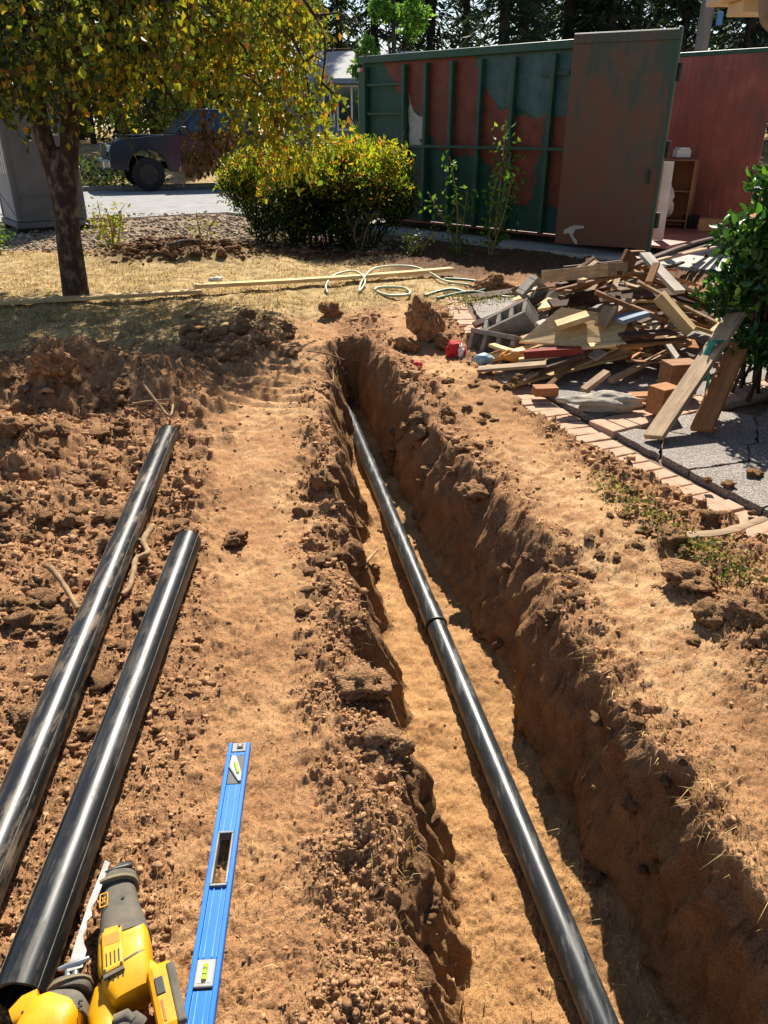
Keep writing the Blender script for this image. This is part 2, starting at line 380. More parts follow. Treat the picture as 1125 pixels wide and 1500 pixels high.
# terrace: sink the sheet a little beneath the slabs
TERR = [(.80, 7.9), (.80, 7.1), (.83, 6.5), (.90, 5.6), (1.0, 4.75), (1.22, 4.12), (1.45, 3.55), (1.70, 2.97), (2.1, 2.0), (2.4, 1.2)]
tx = np.interp(gy, [p[1] for p in TERR[::-1]], [p[0] for p in TERR[::-1]])
inside = (gx > tx-.20)*(gy < 8.0)*(gy > 1.0)
GZ = np.where(inside, np.minimum(GZ, -.045+.03*np.clip(perlin(gx*3.1, gy*3.1, 55)+.15*perlin(gx*14, gy*14, 56), 0, 1)*(gx < tx-.02)*1.9), GZ)
street = (GZn['q'] > 16.6)*(GZn['q'] < 23.2); GZ = np.where(street, GZ-.06, GZ)
# rough, gouged trench wall: push the steep faces in and out sideways
steep = (GZn['s'] > .04)*(GZn['s'] < .97)*(gx > (GZn['xl']+GZn['xr'])/2)
gx = gx+np.where(steep, .035*perlin(gy*5, GZ*3, 71)+.055*(chips(gy*4.2, GZ*3.6, 6)-.3)+.026*chips(gy*12, GZ*9, 9)+.012*perlin(gy*19, GZ*12, 72)+.006*perlin(gy*60, GZ*40, 73)*1.0, 0)*sstep(.02, .16, GZn['s'])
leftw = (GZn['s'] > .03)*(GZn['s'] < .97)*(gx < (GZn['xl']+GZn['xr'])/2)
gx = gx+np.where(leftw, .022*perlin(gy*9, GZ*7, 75)+.012*perlin(gy*27, GZ*18, 76), 0)
V = np.stack([gx, gy, GZ], 1); nr, nc = XX.shape
idx = np.arange(nr*nc).reshape(nr, nc)
F = np.stack([idx[:-1, :-1].ravel(), idx[:-1, 1:].ravel(), idx[1:, 1:].ravel(), idx[1:, :-1].ravel()], 1)
pale = np.clip(GZn['path']*sstep(-.1, .5, perlin(gx*1.6, gy*1.1, 81))+GZn['rpath']*1.1*sstep(-.35, .3, perlin(gx*1.4, gy, 82)), 0, 1)
deep = np.clip(GZn['floor']+.8*(GZn['s'] > .3)*sstep(.25, .5, GZn['s']), 0, 1)
grs = np.clip(np.maximum(GZn['lawn'], GZn['far']*.9), 0, 1)
zone = np.stack([grs, np.clip(GZn['loose'], 0, 1), np.clip(GZn['gravel']*(1-GZn['far']), 0, 1), np.clip(GZn['mul_shade'], 0, 1)], 1)
gme = np_mesh('ground', V, F, zone, True, 'zone')
za = gme.color_attributes.new('zone2', 'FLOAT_COLOR', 'POINT')
za.data.foreach_set('color', np.stack([pale, deep, ((GZn['s'] > .02)*(GZn['s'] < .98)).astype(float), pale*0+1], 1).astype(np.float32).ravel())
tag(link('ground', gme, M['soil']), 'bare brown dug-over soil with a trench running away from the viewer', kind='structure')

# ------------------------------------------------------------------ loose crumbs of soil (too many to count)
def ico(sub):
    import bmesh
    bm = bmesh.new(); bmesh.ops.create_icosphere(bm, subdivisions=sub, radius=1.0); bm.verts.ensure_lookup_table()
    v = np.array([p.co[:] for p in bm.verts]); f = np.array([[q.index for q in p.verts] for p in bm.faces]); bm.free(); return v, f
def scatter_crumbs(name, n, seed, smin, smax, label, accept, region, col1, col2):
    r = np.random.default_rng(seed); v0, f0 = ico(1)
    K = n*3 if n > 20000 or n < 5000 else n*14
    yy = region[2]*(region[3]/region[2])**r.random(K); xx = (r.random(K)*2-1)*(.52*yy+.45)
    xx = np.where((xx > region[1]) | (xx < region[0]), 99, xx)
    z, Z = H(xx, yy, True); txx = np.interp(yy, [p[1] for p in TERR[::-1]], [p[0] for p in TERR[::-1]])
    ok = (r.random(K) < accept(Z, xx, yy)) & (xx < txx-.19) & (xx < 90); xx, yy, z, Zl = xx[ok][:n], yy[ok][:n], z[ok][:n], Z['loose'][ok][:n]; m = len(xx)
    sz = smin*(smax/smin)**(r.random(m)**4.2)*np.clip((yy+1)/2.6, .75, 2.2)*(.75+.5*np.clip(perlin(xx*1.7, yy*1.7, 7)+.4, 0, 1))*(.55+.55*np.clip(Zl, 0, 1))
    base = v0[None]*(1+r.uniform(-.55, .45, (m, len(v0), 1)))
    a = r.uniform(0, 6.28, m); c, s = np.cos(a)[:, None], np.sin(a)[:, None]
    sq = r.uniform(.35, .95, (m, 1)); el = r.uniform(.6, 1.7, (m, 1))
    X = base[:, :, 0]*el; Y = base[:, :, 1]; Zc = base[:, :, 2]*sq
    P = np.stack([X*c-Y*s, X*s+Y*c, Zc], 2)*sz[:, None, None]+np.stack([xx, yy, z+sz*.35], 1)[:, None, :]
    F = (f0[None]+(np.arange(m)*len(v0))[:, None, None]).reshape(-1, 3)
    t = r.random((m, 1)); cc = np.array(col1)[None]*(1-t)+np.array(col2)[None]*t; cc = np.repeat(cc, len(v0), 0)
    tag(link(name, np_mesh(name, P.reshape(-1, 3), F, cc, False), M['clod']), label, kind='stuff')
scatter_crumbs('soil_crumbs', 38000, 5, .0018, .012, 'small crumbs and pellets of dry brown soil strewn over the dug ground',
               lambda Z, x, y: np.clip(Z['loose'], .16, 1)*(1-.97*Z['lawn'])*np.where((Z['s'] > .03) & (Z['s'] < .95), .03, 1)*(1-.6*Z['floor']), (-3, 3, .75, 7.2),
               soil(130, 88, 58), soil(176, 127, 87))
scatter_crumbs('soil_crumbs', 9000, 8, .0028, .012, 'crumbly heaped pellets of soil along the left lip of the trench',
               lambda Z, x, y: np.exp(-((x-Z['xl']+.10)/.10)**2)*(x < Z['xl']+.03)*(.3+.7*sstep(-.2, .4, perlin(x*3, y*3, 17))), (-3, 3, .75, 5.6), soil(126, 85, 56), soil(176, 127, 86))
scatter_crumbs('mulch_lumps', 4800, 6, .006, .024, 'dark lumps of dug topsoil heaped beyond the lawn', lambda Z, x, y: Z['mul_shade']*(y < 11), (-4, 0, 9.2, 11), srgb(84, 60, 44), srgb(136, 102, 74))

scatter_crumbs('gravel', 9000, 9, .006, .022, 'loose grey-brown gravel between the lawn and the street', lambda Z, x, y: Z['gravel']*(.3+.7*sstep(-.3, .4, perlin(x*1.5, y*1.5, 18))), (-9, 1, 10.7, 16.2), srgb(112, 94, 76), srgb(186, 168, 144))
# ------------------------------------------------------------------ big clods, each a thing
def clod_mesh(i, sub, rough=.3, flat=.8):
    v, f = ico(sub); out = []
    for p in v:
        q = Vector(p); n = mnoise.noise(q*1.1+Vector((i*7.3, 0, 0)))*rough*1.3+mnoise.noise(q*2.7+Vector((0, i*5.1, 0)))*rough*.75
        n += mnoise.noise(q*6.5+Vector((0, 0, i*3.3)))*rough*.38+mnoise.noise(q*14)*rough*.26+mnoise.noise(q*26)*rough*.16
        d = mnoise.voronoi(q*2.4+Vector((i, i, 0)))[0]; n -= max(0, .22-(d[1]-d[0]))*rough*1.5
        out.append(q*(1+n))
    a = np.array([o[:] for o in out]); a[:, 2] *= flat
    t = .5+.5*np.array([mnoise.noise(Vector(p)*3+Vector((i, 2, 1))) for p in v])[:, None]
    c = np.array(soil(120, 80, 53))*(1-t)+np.array(soil(174, 125, 84))*t
    me = np_mesh('clod', a, f, c, False); me.materials.append(M['clod_big']); return me
CLODS = [clod_mesh(i, 4, .42+.04*(i % 3), .78) for i in range(6)]+[clod_mesh(20+i, 3, .46, .75) for i in range(5)]
def clod(name, u, v, wpx, k, label, flat=1.0, group=None, rz=None, tall=None, sink=.3, cat='clod'):
    p = hit(u, v); depth = (p-Vector((0, 0, CAM_H))).dot(Vector((0, CP, -SP))); r = wpx/2*depth/FPX*.92
    o = bpy.data.objects.new(name, CLODS[k]); COL.objects.link(o)
    sz = r*(tall if tall else .9)*flat
    o.location = (p.x, p.y, p.z+sz*(.78-sink)-.01); o.scale = (r, r*.9, sz); o.rotation_euler = (random.uniform(-.25, .25), random.uniform(-.25, .25), random.uniform(0, 6.28) if rz is None else rz)
    return tag(o, label, cat, group)
clod('soil_clod', 622, 497, 50, 0, 'large dark upright clod standing past the far end of the trench', tall=1.75, rz=.4, sink=.05)
clod('soil_clod', 598, 512, 44, 3, 'rounded clod at the right foot of the upright clod by the trench end', tall=.8)
clod('soil_clod', 655, 505, 34, 5, 'low clod between the upright clod and the red and white rag')
clod('soil_clod', 76, 548, 62, 1, 'knobbly dark clod on the crest of the left spoil heap', tall=1.25, sink=.1)
clod('soil_clod', 100, 562, 42, 4, 'smaller round clod tucked below the knobbly crest clod at left', tall=.9)
clod('soil_clod', 484, 462, 34, 2, 'lone grey-brown clod on the lawn edge above the machine track', tall=1.1)
clod('soil_clod', 472, 712, 40, 5, 'dark clod sitting on the left lip of the trench opposite the pipe', tall=1.1)
clod('soil_clod', 345, 792, 46, 2, 'hollowed dry clod just right of the nearer pipe end', tall=.7)
clod('soil_clod', 258, 782, 50, 3, 'clod against which the far end of the shorter pipe rests', tall=.7)
clod('soil_clod', 535, 1006, 96, 0, 'straw-topped clod overhanging the left lip of the trench', tall=.62, rz=1.2)
clod('soil_clod', 556, 1098, 104, 1, 'big dark crumbling clod half fallen from the left trench lip', tall=.62, rz=2.0)
clod('soil_clod', 1012, 852, 88, 4, 'pale broken clod beside the weeds along the brick edging', tall=.5)
clod('soil_clod', 1040, 905, 56, 3, 'lumpy clod below the pale clod near the right picture edge', tall=.8)
clod('soil_clod', 1084, 903, 70, 2, 'squarish pale-topped clod near the right picture edge', tall=.8, rz=.3)
clod('soil_clod', 1128, 945, 60, 1, 'orange clod cut by the right picture edge', tall=1.0)
clod('soil_clod', 985, 790, 46, 5, 'flat-faced brown clod lying against the brick edging', tall=.8)
clod('soil_clod', 1040, 757, 30, 7, 'small clod lying on the brick edging', tall=.8)
clod('soil_clod', 118, 712, 66, 0, 'wide slab of orange soil on the heap left of the longer pipe', tall=.45, rz=.8)
clod('soil_clod', 12, 635, 46, 4, 'blocky dark clod on the heap at the left picture edge', tall=.9)
clod('soil_clod', 66, 640, 36, 6, 'small blocky clod on the heap beside the left-edge clod', tall=.9)
clod('soil_clod', 18, 890, 52, 1, 'rounded clod at the left picture edge beyond the curved stick', tall=.7)
clod('soil_clod', 40, 1052, 58, 3, 'pale clod left of the longer pipe near the picture edge', tall=.7)
clod('soil_clod', 68, 990, 40, 8, 'clod touching the left side of the longer pipe', tall=.8)
clod('soil_clod', 150, 1000, 46, 9, 'dark clod wedged in the gap between the two loose pipes', tall=.8)
clod('soil_clod', 130, 1075, 36, 10, 'small clod in the gap between the loose pipes, nearer the viewer', tall=.8)
clod('soil_clod', 700, 722, 56, 3, 'clod jutting from the right lip of the trench', tall=.6)
GRP = {'heap': ('clod of dug brown soil on the left spoil heap', 'clods on the left spoil heap'),
       'lawn': ('clod of dug soil along the ragged edge of the dry lawn', 'clods along the lawn edge'),
       'trench': ('clod lying along the left lip of the trench', 'clods along the left trench lip'),
       'wall': ('clod of soil on the right lip or right wall of the trench', 'clods on the right trench lip'),
       'right': ('clod lying between the trench and the brick edging', 'clods right of the trench')}
def rnd_clods(key, n, poly, smin, smax):
    lab, grp = GRP[key]
    for _ in range(n):
        u = random.uniform(poly[0], poly[2]); v = random.uniform(poly[1], poly[3])
        clod('soil_clod', u, v, random.uniform(smin, smax), random.randrange(3, 11), lab, tall=random.uniform(.6, 1.0), group=grp, sink=.35)
rnd_clods('heap', 60, (0, 545, 215, 960), 16, 46); rnd_clods('lawn', 34, (270, 462, 430, 530), 14, 36)
rnd_clods('trench', 26, (440, 720, 545, 960), 14, 30); rnd_clods('trench', 22, (470, 1130, 640, 1420), 14, 34)
rnd_clods('wall', 26, (560, 600, 720, 760), 12, 30); rnd_clods('wall', 22, (700, 760, 860, 960), 12, 34); rnd_clods('wall', 22, (860, 1040, 1040, 1290), 12, 36)
rnd_clods('right', 30, (850, 690, 1110, 960), 12, 28); rnd_clods('right', 16, (640, 520, 780, 620), 10, 22)

# ------------------------------------------------------------------ street, driveway, terrace
M['asphalt'] = mottled('asphalt', srgb(120, 119, 118), srgb(150, 148, 146), 3, .9, .5, .006, 160)
M['concrete'] = mottled('concrete', srgb(150, 146, 138), srgb(186, 181, 170), 4, .9, .4, .004, 90)
M['curb'] = mottled('curb_stone', srgb(92, 88, 80), srgb(140, 134, 124), 6, .95, .5, .006, 60)
def q_pt(q, t, z): # point at distance q towards the street, t along it
    d = Vector((.912, .41, 0)); n = Vector((-.41, .912, 0)); p = n*q+d*t; p.z = z; return p
mb = MB(); ts = np.linspace(-80, 90, 200); near_e = [q_pt(16.0+.25*float(perlin(t*.6, 0, 3))+.12*float(perlin(t*2.7, 0, 4)), t, .016) for t in ts]; far_e = [q_pt(22.95, t, .016) for t in ts]
mb.add(near_e+far_e, [(i, i+1, 200+i+1, 200+i) for i in range(199)])
tag(mb.obj('street', M['asphalt']), 'pale sunlit asphalt street crossing behind the garden', kind='structure')
mb = MB(); mb.bar(q_pt(23.05, -80, .05), q_pt(23.05, 90, .05), .2, .16)
tag(mb.obj('kerb', M['curb'], bevel=.02), 'low grey kerb along the far side of the street', kind='structure')
AX = Vector((.714, -.70, 0)).normalized(); AN = Vector((.70, .714, 0)).normalized()      # dumpster axis (towards viewer) and across it
DS0 = Vector((-.35, 13.9, 0))                                                            # far corner of the side that faces us
mb = MB(); dc = DS0+AN*1.3
P = [dc+AX*a+AN*b for a, b in ((-3.4, -1.75), (9.5, -1.75), (9.5, 3.4), (-3.4, 3.4))]
mb.add([Vector((p.x, p.y, .055)) for p in P]+[Vector((p.x, p.y, -.08)) for p in P], [(0, 1, 2, 3), (0, 4, 5, 1), (1, 5, 6, 2), (2, 6, 7, 3), (3, 7, 4, 0)])
tag(mb.obj('driveway', M['concrete'], bevel=.01), 'pale concrete driveway under the steel container', kind='structure')

def agg_mat():
    m, nt, nd, lk, p = new_mat('exposed_aggregate'); co = coords(nt)
    vo = N(nt, 'ShaderNodeTexVoronoi'); vo.inputs['Scale'].default_value = 120; lk.new(co, vo.inputs['Vector'])
    s = N(nt, 'ShaderNodeSeparateColor'); lk.new(vo.outputs['Color'], s.inputs[0])
    c = ramp(nt, s.outputs[0], [(0, srgb(116, 106, 98)), (.35, srgb(138, 128, 118)), (.7, srgb(156, 145, 134)), (1, srgb(176, 165, 154))])
    c = mixc(nt, ramp(nt, vo.outputs['Distance'], [(.45, (0, 0, 0)), (.7, (1, 1, 1))]), c, srgb(104, 95, 88))
    c = mixc(nt, 1.0, c, ramp(nt, noise(nt, co, 3, 5), [(.35, (.85,)*3), (.65, (1.1,)*3)]), 'MULTIPLY')
    lk.new(c, p.inputs['Base Color']); p.inputs['Roughness'].default_value = .8
    inv = math_(nt, 'SUBTRACT', 1.0, vo.outputs['Distance'])
    lk.new(bump(nt, inv, .8, .006), p.inputs['Normal']); return m
M['agg'] = agg_mat()
M['brick'] = mottled('paver_brick', srgb(150, 116, 92), srgb(184, 150, 124), 7, .93, .5, .004, 70, third=srgb(172, 140, 118))
M['mortar'] = mottled('bedding', srgb(92, 74, 56), srgb(128, 104, 78), 12, .97, .4, .004, 60)
E = [Vector((x, y, 0)) for x, y in TERR]
patio = empty('terrace', (1.5, 5.0, 0), kind='structure')
tag(patio, 'terrace of cracked exposed-aggregate slabs edged with bricks')
OUT = E+[Vector((3.9, 1.2, 0)), Vector((3.9, 7.9, 0))]
mb = MB(); mb.prism([(p.x, p.y) for p in reversed(OUT)], -.09, -.022); mb.obj('base', M['mortar'], patio)
def clip(poly, a, b, c):
    """keep a*x+b*y<=c"""
    o = []
    for i in range(len(poly)):
        p, q = poly[i], poly[(i+1) % len(poly)]; dp = a*p[0]+b*p[1]-c; dq = a*q[0]+b*q[1]-c
        if dp <= 0: o.append(p)
        if dp*dq < 0: t = dp/(dp-dq); o.append((p[0]+(q[0]-p[0])*t, p[1]+(q[1]-p[1])*t))
    return o
def jag(poly, amp, step, seed):
    o = []
    for i in range(len(poly)):
        p, q = np.array(poly[i]), np.array(poly[(i+1) % len(poly)]); L = np.linalg.norm(q-p); k = max(1, int(L/step))
        nrm = np.array([-(q-p)[1], (q-p)[0]])/max(L, 1e-6)
        for j in range(k):
            t = j/k; pt = p+(q-p)*t
            w = 0 if j == 0 else amp*float(perlin(pt[0]*9, pt[1]*9, seed))
            o.append(tuple(pt+nrm*w))
    return o
band_a = at(838, 632, .03); band_b = at(985, 597, .03); bd = (band_b-band_a).normalized(); bn = Vector((-bd.y, bd.x, 0))
seeds = [(1.35, 3.85), (1.75, 3.35), (1.85, 4.15), (2.05, 2.75), (2.5, 3.3), (2.6, 4.3), (2.1, 4.65), (1.45, 4.35), (2.6, 2.2), (3.2, 3.0), (3.3, 4.6),
         (1.25, 5.4), (1.9, 5.8), (1.2, 6.6), (2.3, 6.9), (1.4, 7.5), (3.1, 6.0), (3.2, 7.3), (1.62, 3.75), (2.15, 3.55), (2.3, 2.95), (1.98, 3.05), (2.35, 3.95)]
inner = [(p.x+.05, p.y) for p in E]+[(3.88, 1.2), (3.88, 7.86)]
c0 = bn.x*band_a.x+bn.y*band_a.y
for si, sd in enumerate(seeds):
    poly = inner
    for sj, s2 in enumerate(seeds):
        if si == sj: continue
        a, b = s2[0]-sd[0], s2[1]-sd[1]; L = math.hypot(a, b); a /= L; b /= L
        poly = clip(poly, a, b, a*(sd[0]+s2[0])/2+b*(sd[1]+s2[1])/2-.006)
        if len(poly) < 3: break
    above = bn.x*sd[0]+bn.y*sd[1] > c0
    if above: poly = clip(poly, -bn.x, -bn.y, -(c0+.115))
    else: poly = clip(poly, bn.x, bn.y, c0-.115)
    if len(poly) < 3: continue
    mb = MB(); dzs = random.uniform(-.004, .004); mb.prism(jag(poly, .018, .04, si), -.020, .018+dzs); mb.obj('slab', M['agg'], patio)
brick_me = MB().box((0, 0, 0), (.098, .200, .06)).mesh('brick'); brick_me.materials.append(M['brick'])
def brick(x, y, z, rz):
    o = bpy.data.objects.new('brick', brick_me); COL.objects.link(o); o.parent = patio; o.matrix_parent_inverse = PM(patio).inverted()
    o.location = (x, y, z); o.rotation_euler = (random.uniform(-.03, .03), random.uniform(-.03, .03), rz+random.uniform(-.03, .03))
    b = o.modifiers.new('bevel', 'BEVEL'); b.width = .006; b.segments = 2
# soldier course along the outside edge
acc = 0
for i in range(len(E)-1):
    p, q = E[i], E[i+1]; L = (q-p).length; d = (q-p)/L; n = Vector((-d.y, d.x, 0))
    if n.x > 0: n = -n
    while acc < L:
        c = p+d*acc+n*.105; brick(c.x, c.y, -.030+random.uniform(-.006, .006)+.008*math.sin(c.y*3), math.atan2(d.y, d.x)); acc += .106
    acc -= L
# course of bricks across the terrace
L = 2.2; k = 0
for j in range(int(L/.106)):
    c = band_a+bd*(j*.106+.27); brick(c.x, c.y, -.008, math.atan2(bd.y, bd.x))
mb = MB()
mb.tube([Vector((p.x+.02, p.y, -.04)) for p in E], .012, 6); mb.obj('joint_strip', M['mortar'], patio)

# ------------------------------------------------------------------ steel container (roll-off dumpster)
DL, DW, DZ0, DZ1 = 5.45, 2.55, .20, 2.45
dr = empty('dumpster', DS0, math.atan2(AX.y, AX.x), 'large open-topped steel container in green and red peeling paint', 'dumpster')
def side_sz(u, v):
    d = ray(u, v); o = np.array([0, 0, CAM_H]); n = np.array(AN[:]); t = (np.dot(np.array(DS0[:])-o, n))/np.dot(d, n); p = o+d*t
    return float(np.dot(p-np.array(DS0[:]), np.array(AX[:]))), float(p[2])
def paint_mat():
    m, nt, nd, lk, p = new_mat('container_paint'); co = coords(nt); sx = N(nt, 'ShaderNodeSeparateXYZ')
    nz = N(nt, 'ShaderNodeTexNoise'); nz.inputs['Scale'].default_value = 6.0; nz.inputs['Detail'].default_value = 6; lk.new(co, nz.inputs['Vector'])
    off = N(nt, 'ShaderNodeVectorMath', operation='MULTIPLY_ADD'); lk.new(nz.outputs['Color'], off.inputs[0]); off.inputs[1].default_value = (.24,)*3
    sub = N(nt, 'ShaderNodeVectorMath', operation='SUBTRACT'); lk.new(co, sub.inputs[0]); sub.inputs[1].default_value = (.12,)*3
    lk.new(sub.outputs[0], off.inputs[2]); lk.new(off.outputs[0], sx.inputs[0])
    def curve(pts):
        c = N(nt, 'ShaderNodeFloatCurve'); cv = c.mapping.curves[0]
        while len(cv.points) < len(pts): cv.points.new(.5, .5)
        for q, (a, b) in zip(cv.points, pts): q.location = (a, b)
        c.mapping.update(); lk.new(math_(nt, 'DIVIDE', sx.outputs[0], 6.0), c.inputs['Value']); return math_(nt, 'MULTIPLY', c.outputs[0], 3.0)
    lo = [side_sz(*q) for q in ((596, 150), (612, 165), (640, 215), (665, 225), (700, 232), (735, 265), (770, 300), (800, 300), (808, 150))]
    hi = [side_sz(*q) for q in ((596, 70), (690, 70), (705, 120), (745, 165), (800, 170), (830, 170))]
    lo = [(0, 1)]+[(a/6, b/3) for a, b in lo]+[(1, 1)]; hi = [(0, 1)]+[(a/6, min(1, b/3)) for a, b in hi]+[(1, .4)]
    red = math_(nt, 'MULTIPLY', math_(nt, 'GREATER_THAN', sx.outputs[2], curve(lo)), math_(nt, 'LESS_THAN', sx.outputs[2], curve(hi)))
    n2 = noise(nt, co, 5, 6, .6)
    gr = ramp(nt, n2, [(.3, srgb(22, 62, 48)), (.7, srgb(40, 88, 70))]); te = ramp(nt, n2, [(.3, srgb(48, 84, 86)), (.7, srgb(74, 108, 108))])
    tealm = math_(nt, 'MULTIPLY', math_(nt, 'GREATER_THAN', sx.outputs[2], math_(nt, 'ADD', math_(nt, 'MULTIPLY', sx.outputs[0], -.25), 2.5)), math_(nt, 'GREATER_THAN', sx.outputs[0], 2.3))
    g = mixc(nt, tealm, gr, te)
    rd = ramp(nt, n2, [(.3, srgb(104, 46, 30)), (.7, srgb(136, 66, 46))])
    c = mixc(nt, red, g, rd)
    ru = ramp(nt, noise(nt, coords(nt, 'Object', (1, 1, .3)), 7, 7, .7), [(.54, (0, 0, 0)), (.68, (1, 1, 1))])
    c = mixc(nt, math_(nt, 'MULTIPLY', ru, .65), c, srgb(78, 52, 40))
    lk.new(c, p.inputs['Base Color']); p.inputs['Roughness'].default_value = .55
    lk.new(bump(nt, n2, .2, .01), p.inputs['Normal']); return m
M['paint'] = paint_mat()
M['green'] = mottled('green_paint', srgb(22, 62, 48), srgb(40, 84, 66), 4, .5, .2, .004, 30, third=srgb(66, 74, 62))
M['inner_red'] = mottled('scuffed_red_paint', srgb(124, 58, 44), srgb(154, 78, 62), 2.2, .55, .3, .006, 40, (1, 1, .8), third=srgb(96, 62, 54))
def inner_mat():
    m, nt, nd, lk, p = new_mat('scuffed_red_inside'); co = coords(nt); n1 = noise(nt, co, 1.6, 6, .6)
    c = ramp(nt, n1, [(.32, srgb(122, 78, 62)), (.5, srgb(154, 80, 62)), (.68, srgb(178, 100, 84))])
    scr = ramp(nt, noise(nt, coords(nt, 'Object', (1.2, 1, 16)), 2.2, 7, .75), [(.66, (0, 0, 0)), (.70, (1, 1, 1))])
    c = mixc(nt, math_(nt, 'MULTIPLY', scr, .5), c, srgb(186, 164, 152)); c = mixc(nt, 1.0, c, ramp(nt, noise(nt, coords(nt, 'Object', (6, 6, .7)), 3, 6), [(.3, (.78,)*3), (.7, (1.12,)*3)]), 'MULTIPLY')
    lk.new(c, p.inputs['Base Color']); p.inputs['Roughness'].default_value = .55; lk.new(bump(nt, noise(nt, co, 3, 4), .3, .03), p.inputs['Normal']); return m
M['inner_red'] = inner_mat()
def door_mat():
    m, nt, nd, lk, p = new_mat('rusted_door_paint'); co = coords(nt); st = coords(nt, 'Object', (1, 1, .16))
    sx = N(nt, 'ShaderNodeSeparateXYZ'); lk.new(co, sx.inputs[0])
    n1 = noise(nt, co, 1.7, 6, .65); n2 = noise(nt, st, 16, 6, .65)
    g = math_(nt, 'ADD', math_(nt, 'MULTIPLY', n1, 1.1), math_(nt, 'ADD', math_(nt, 'MULTIPLY', sx.outputs[2], .13), math_(nt, 'MULTIPLY', sx.outputs[0], .12)))
    g = math_(nt, 'ADD', g, math_(nt, 'MULTIPLY', n2, .75))
    c = ramp(nt, math_(nt, 'MULTIPLY', g, .55), [(.50, srgb(108, 66, 46)), (.60, srgb(96, 76, 60)), (.67, srgb(70, 74, 62)), (.78, srgb(46, 80, 68))])
    scr = ramp(nt, noise(nt, coords(nt, 'Object', (9, 9, .9)), 5, 6, .75), [(.70, (0, 0, 0)), (.74, (1, 1, 1))])
    c = mixc(nt, math_(nt, 'MULTIPLY', scr, .45), c, srgb(150, 146, 136))
    lk.new(c, p.inputs['Base Color']); p.inputs['Roughness'].default_value = .6; lk.new(bump(nt, n2, .25, .006), p.inputs['Normal']); return m
M['door'] = door_mat()
M['steel_dark'] = mottled('dark_steel', srgb(34, 34, 34), srgb(64, 60, 56), 10, .5, .2, .002, 60, metal=.4)
# local axes: x along the side towards the viewer, y across to the far side, z up
def D(name, mat, build, **k): mb = MB(); build(mb); return mb.obj(name, mat, dr, True, **k)
NL = 5.0
wall = D('near_wall', M['paint'], lambda m: m.box((NL/2, .03, (DZ0+DZ1)/2), (NL, .012, DZ1-DZ0)))
D('far_wall', M['inner_red'], lambda m: m.box((DL/2, DW-.03, (DZ0+DZ1)/2), (DL, .012, DZ1-DZ0)))
D('back_wall', M['inner_red'], lambda m: m.box((.03, DW/2, (DZ0+DZ1)/2), (.012, DW-.09, DZ1-DZ0)))
D('floor', M['inner_red'], lambda m: m.box((DL/2, DW/2, DZ0-.02), (DL-.02, DW-.02, .03)))
D('top_rail', M['green'], lambda m: m.box((NL/2, -.01, DZ1+.015), (NL+.04, .11, .10)), bevel=.012)
D('top_rail', M['green'], lambda m: m.box((DL/2, DW+.01, DZ1+.015), (DL+.04, .11, .06)), bevel=.012)
D('top_rail', M['green'], lambda m: m.box((-.02, DW/2, DZ1+.015), (.10, DW-.12, .10)), bevel=.012)
for y_ in (.45, DW-.45): D('skid_rail', M['steel_dark'], lambda m: m.box((DL/2, y_, .125), (DL-.3, .14, .13)))
ribs = [side_sz(u, 200)[0] for u in (594, 625, 662, 703, 750, 806)]
for i, sx_ in enumerate([.07]+ribs+[NL-.08]):
    D('rib', M['green'], lambda m: m.box((sx_, -.035, (DZ0+DZ1)/2-.04), (.15 if i in (0, 7) else .06, .09, DZ1-DZ0-.08)), bevel=.012)
for k in range(7):
    D('rib', M['green'], lambda m: m.box((.1+k*.87, DW+.03, (DZ0+DZ1)/2-.04), (.08, .10, DZ1-DZ0-.08)), bevel=.012)
for z in (2.12, 1.72, 1.34, .95, .6): D('ladder_rung', M['green'], lambda m: m.box(((.15+ribs[0])/2, -.045, z), (ribs[0]-.19, .03, .035)), bevel=.006)
s0, z0 = side_sz(597, 212); s1, z1 = side_sz(828, 220)
D('mid_rail', M['green'], lambda m: m.box(((s0+NL)/2, -.098, (z0+z1)/2), (NL-s0, .018, .035)))
D('reflector', mottled('reflector_red', srgb(190, 40, 36), srgb(210, 60, 50), 5, .4, 0), lambda m: m.box((.10, -.096, 2.33), (.07, .006, .05)))
D('reflector', mottled('reflector_white', srgb(210, 205, 195), srgb(230, 226, 218), 5, .4, 0), lambda m: m.box((.03, -.096, 2.33), (.07, .006, .05)))
M['chip'] = mottled('bare_primer', srgb(170, 164, 150), srgb(206, 202, 190), 12, .8, .2, .002, 60)
def splotch(pts, off, frame):
    mb = MB(); o, ex, ey, ez = frame; mb.prism(jag(pts, .03, .04, 3), 0, .003, frame); return mb
def flake(pix):  # bare patch on the near wall given by its outline
    return [side_sz(*q) for q in pix]
mb = MB(); pts = flake([(598, 138), (603, 160), (612, 170), (620, 172), (622, 200), (612, 205), (618, 213), (598, 214)])
mb.prism(jag(pts, .02, .05, 9), 0, .004, (Vector((0, .0235, 0)), Vector((1, 0, 0)), Vector((0, 0, 1)), Vector((0, -1, 0)))); mb.obj('bare_patch', M['chip'], dr, True)
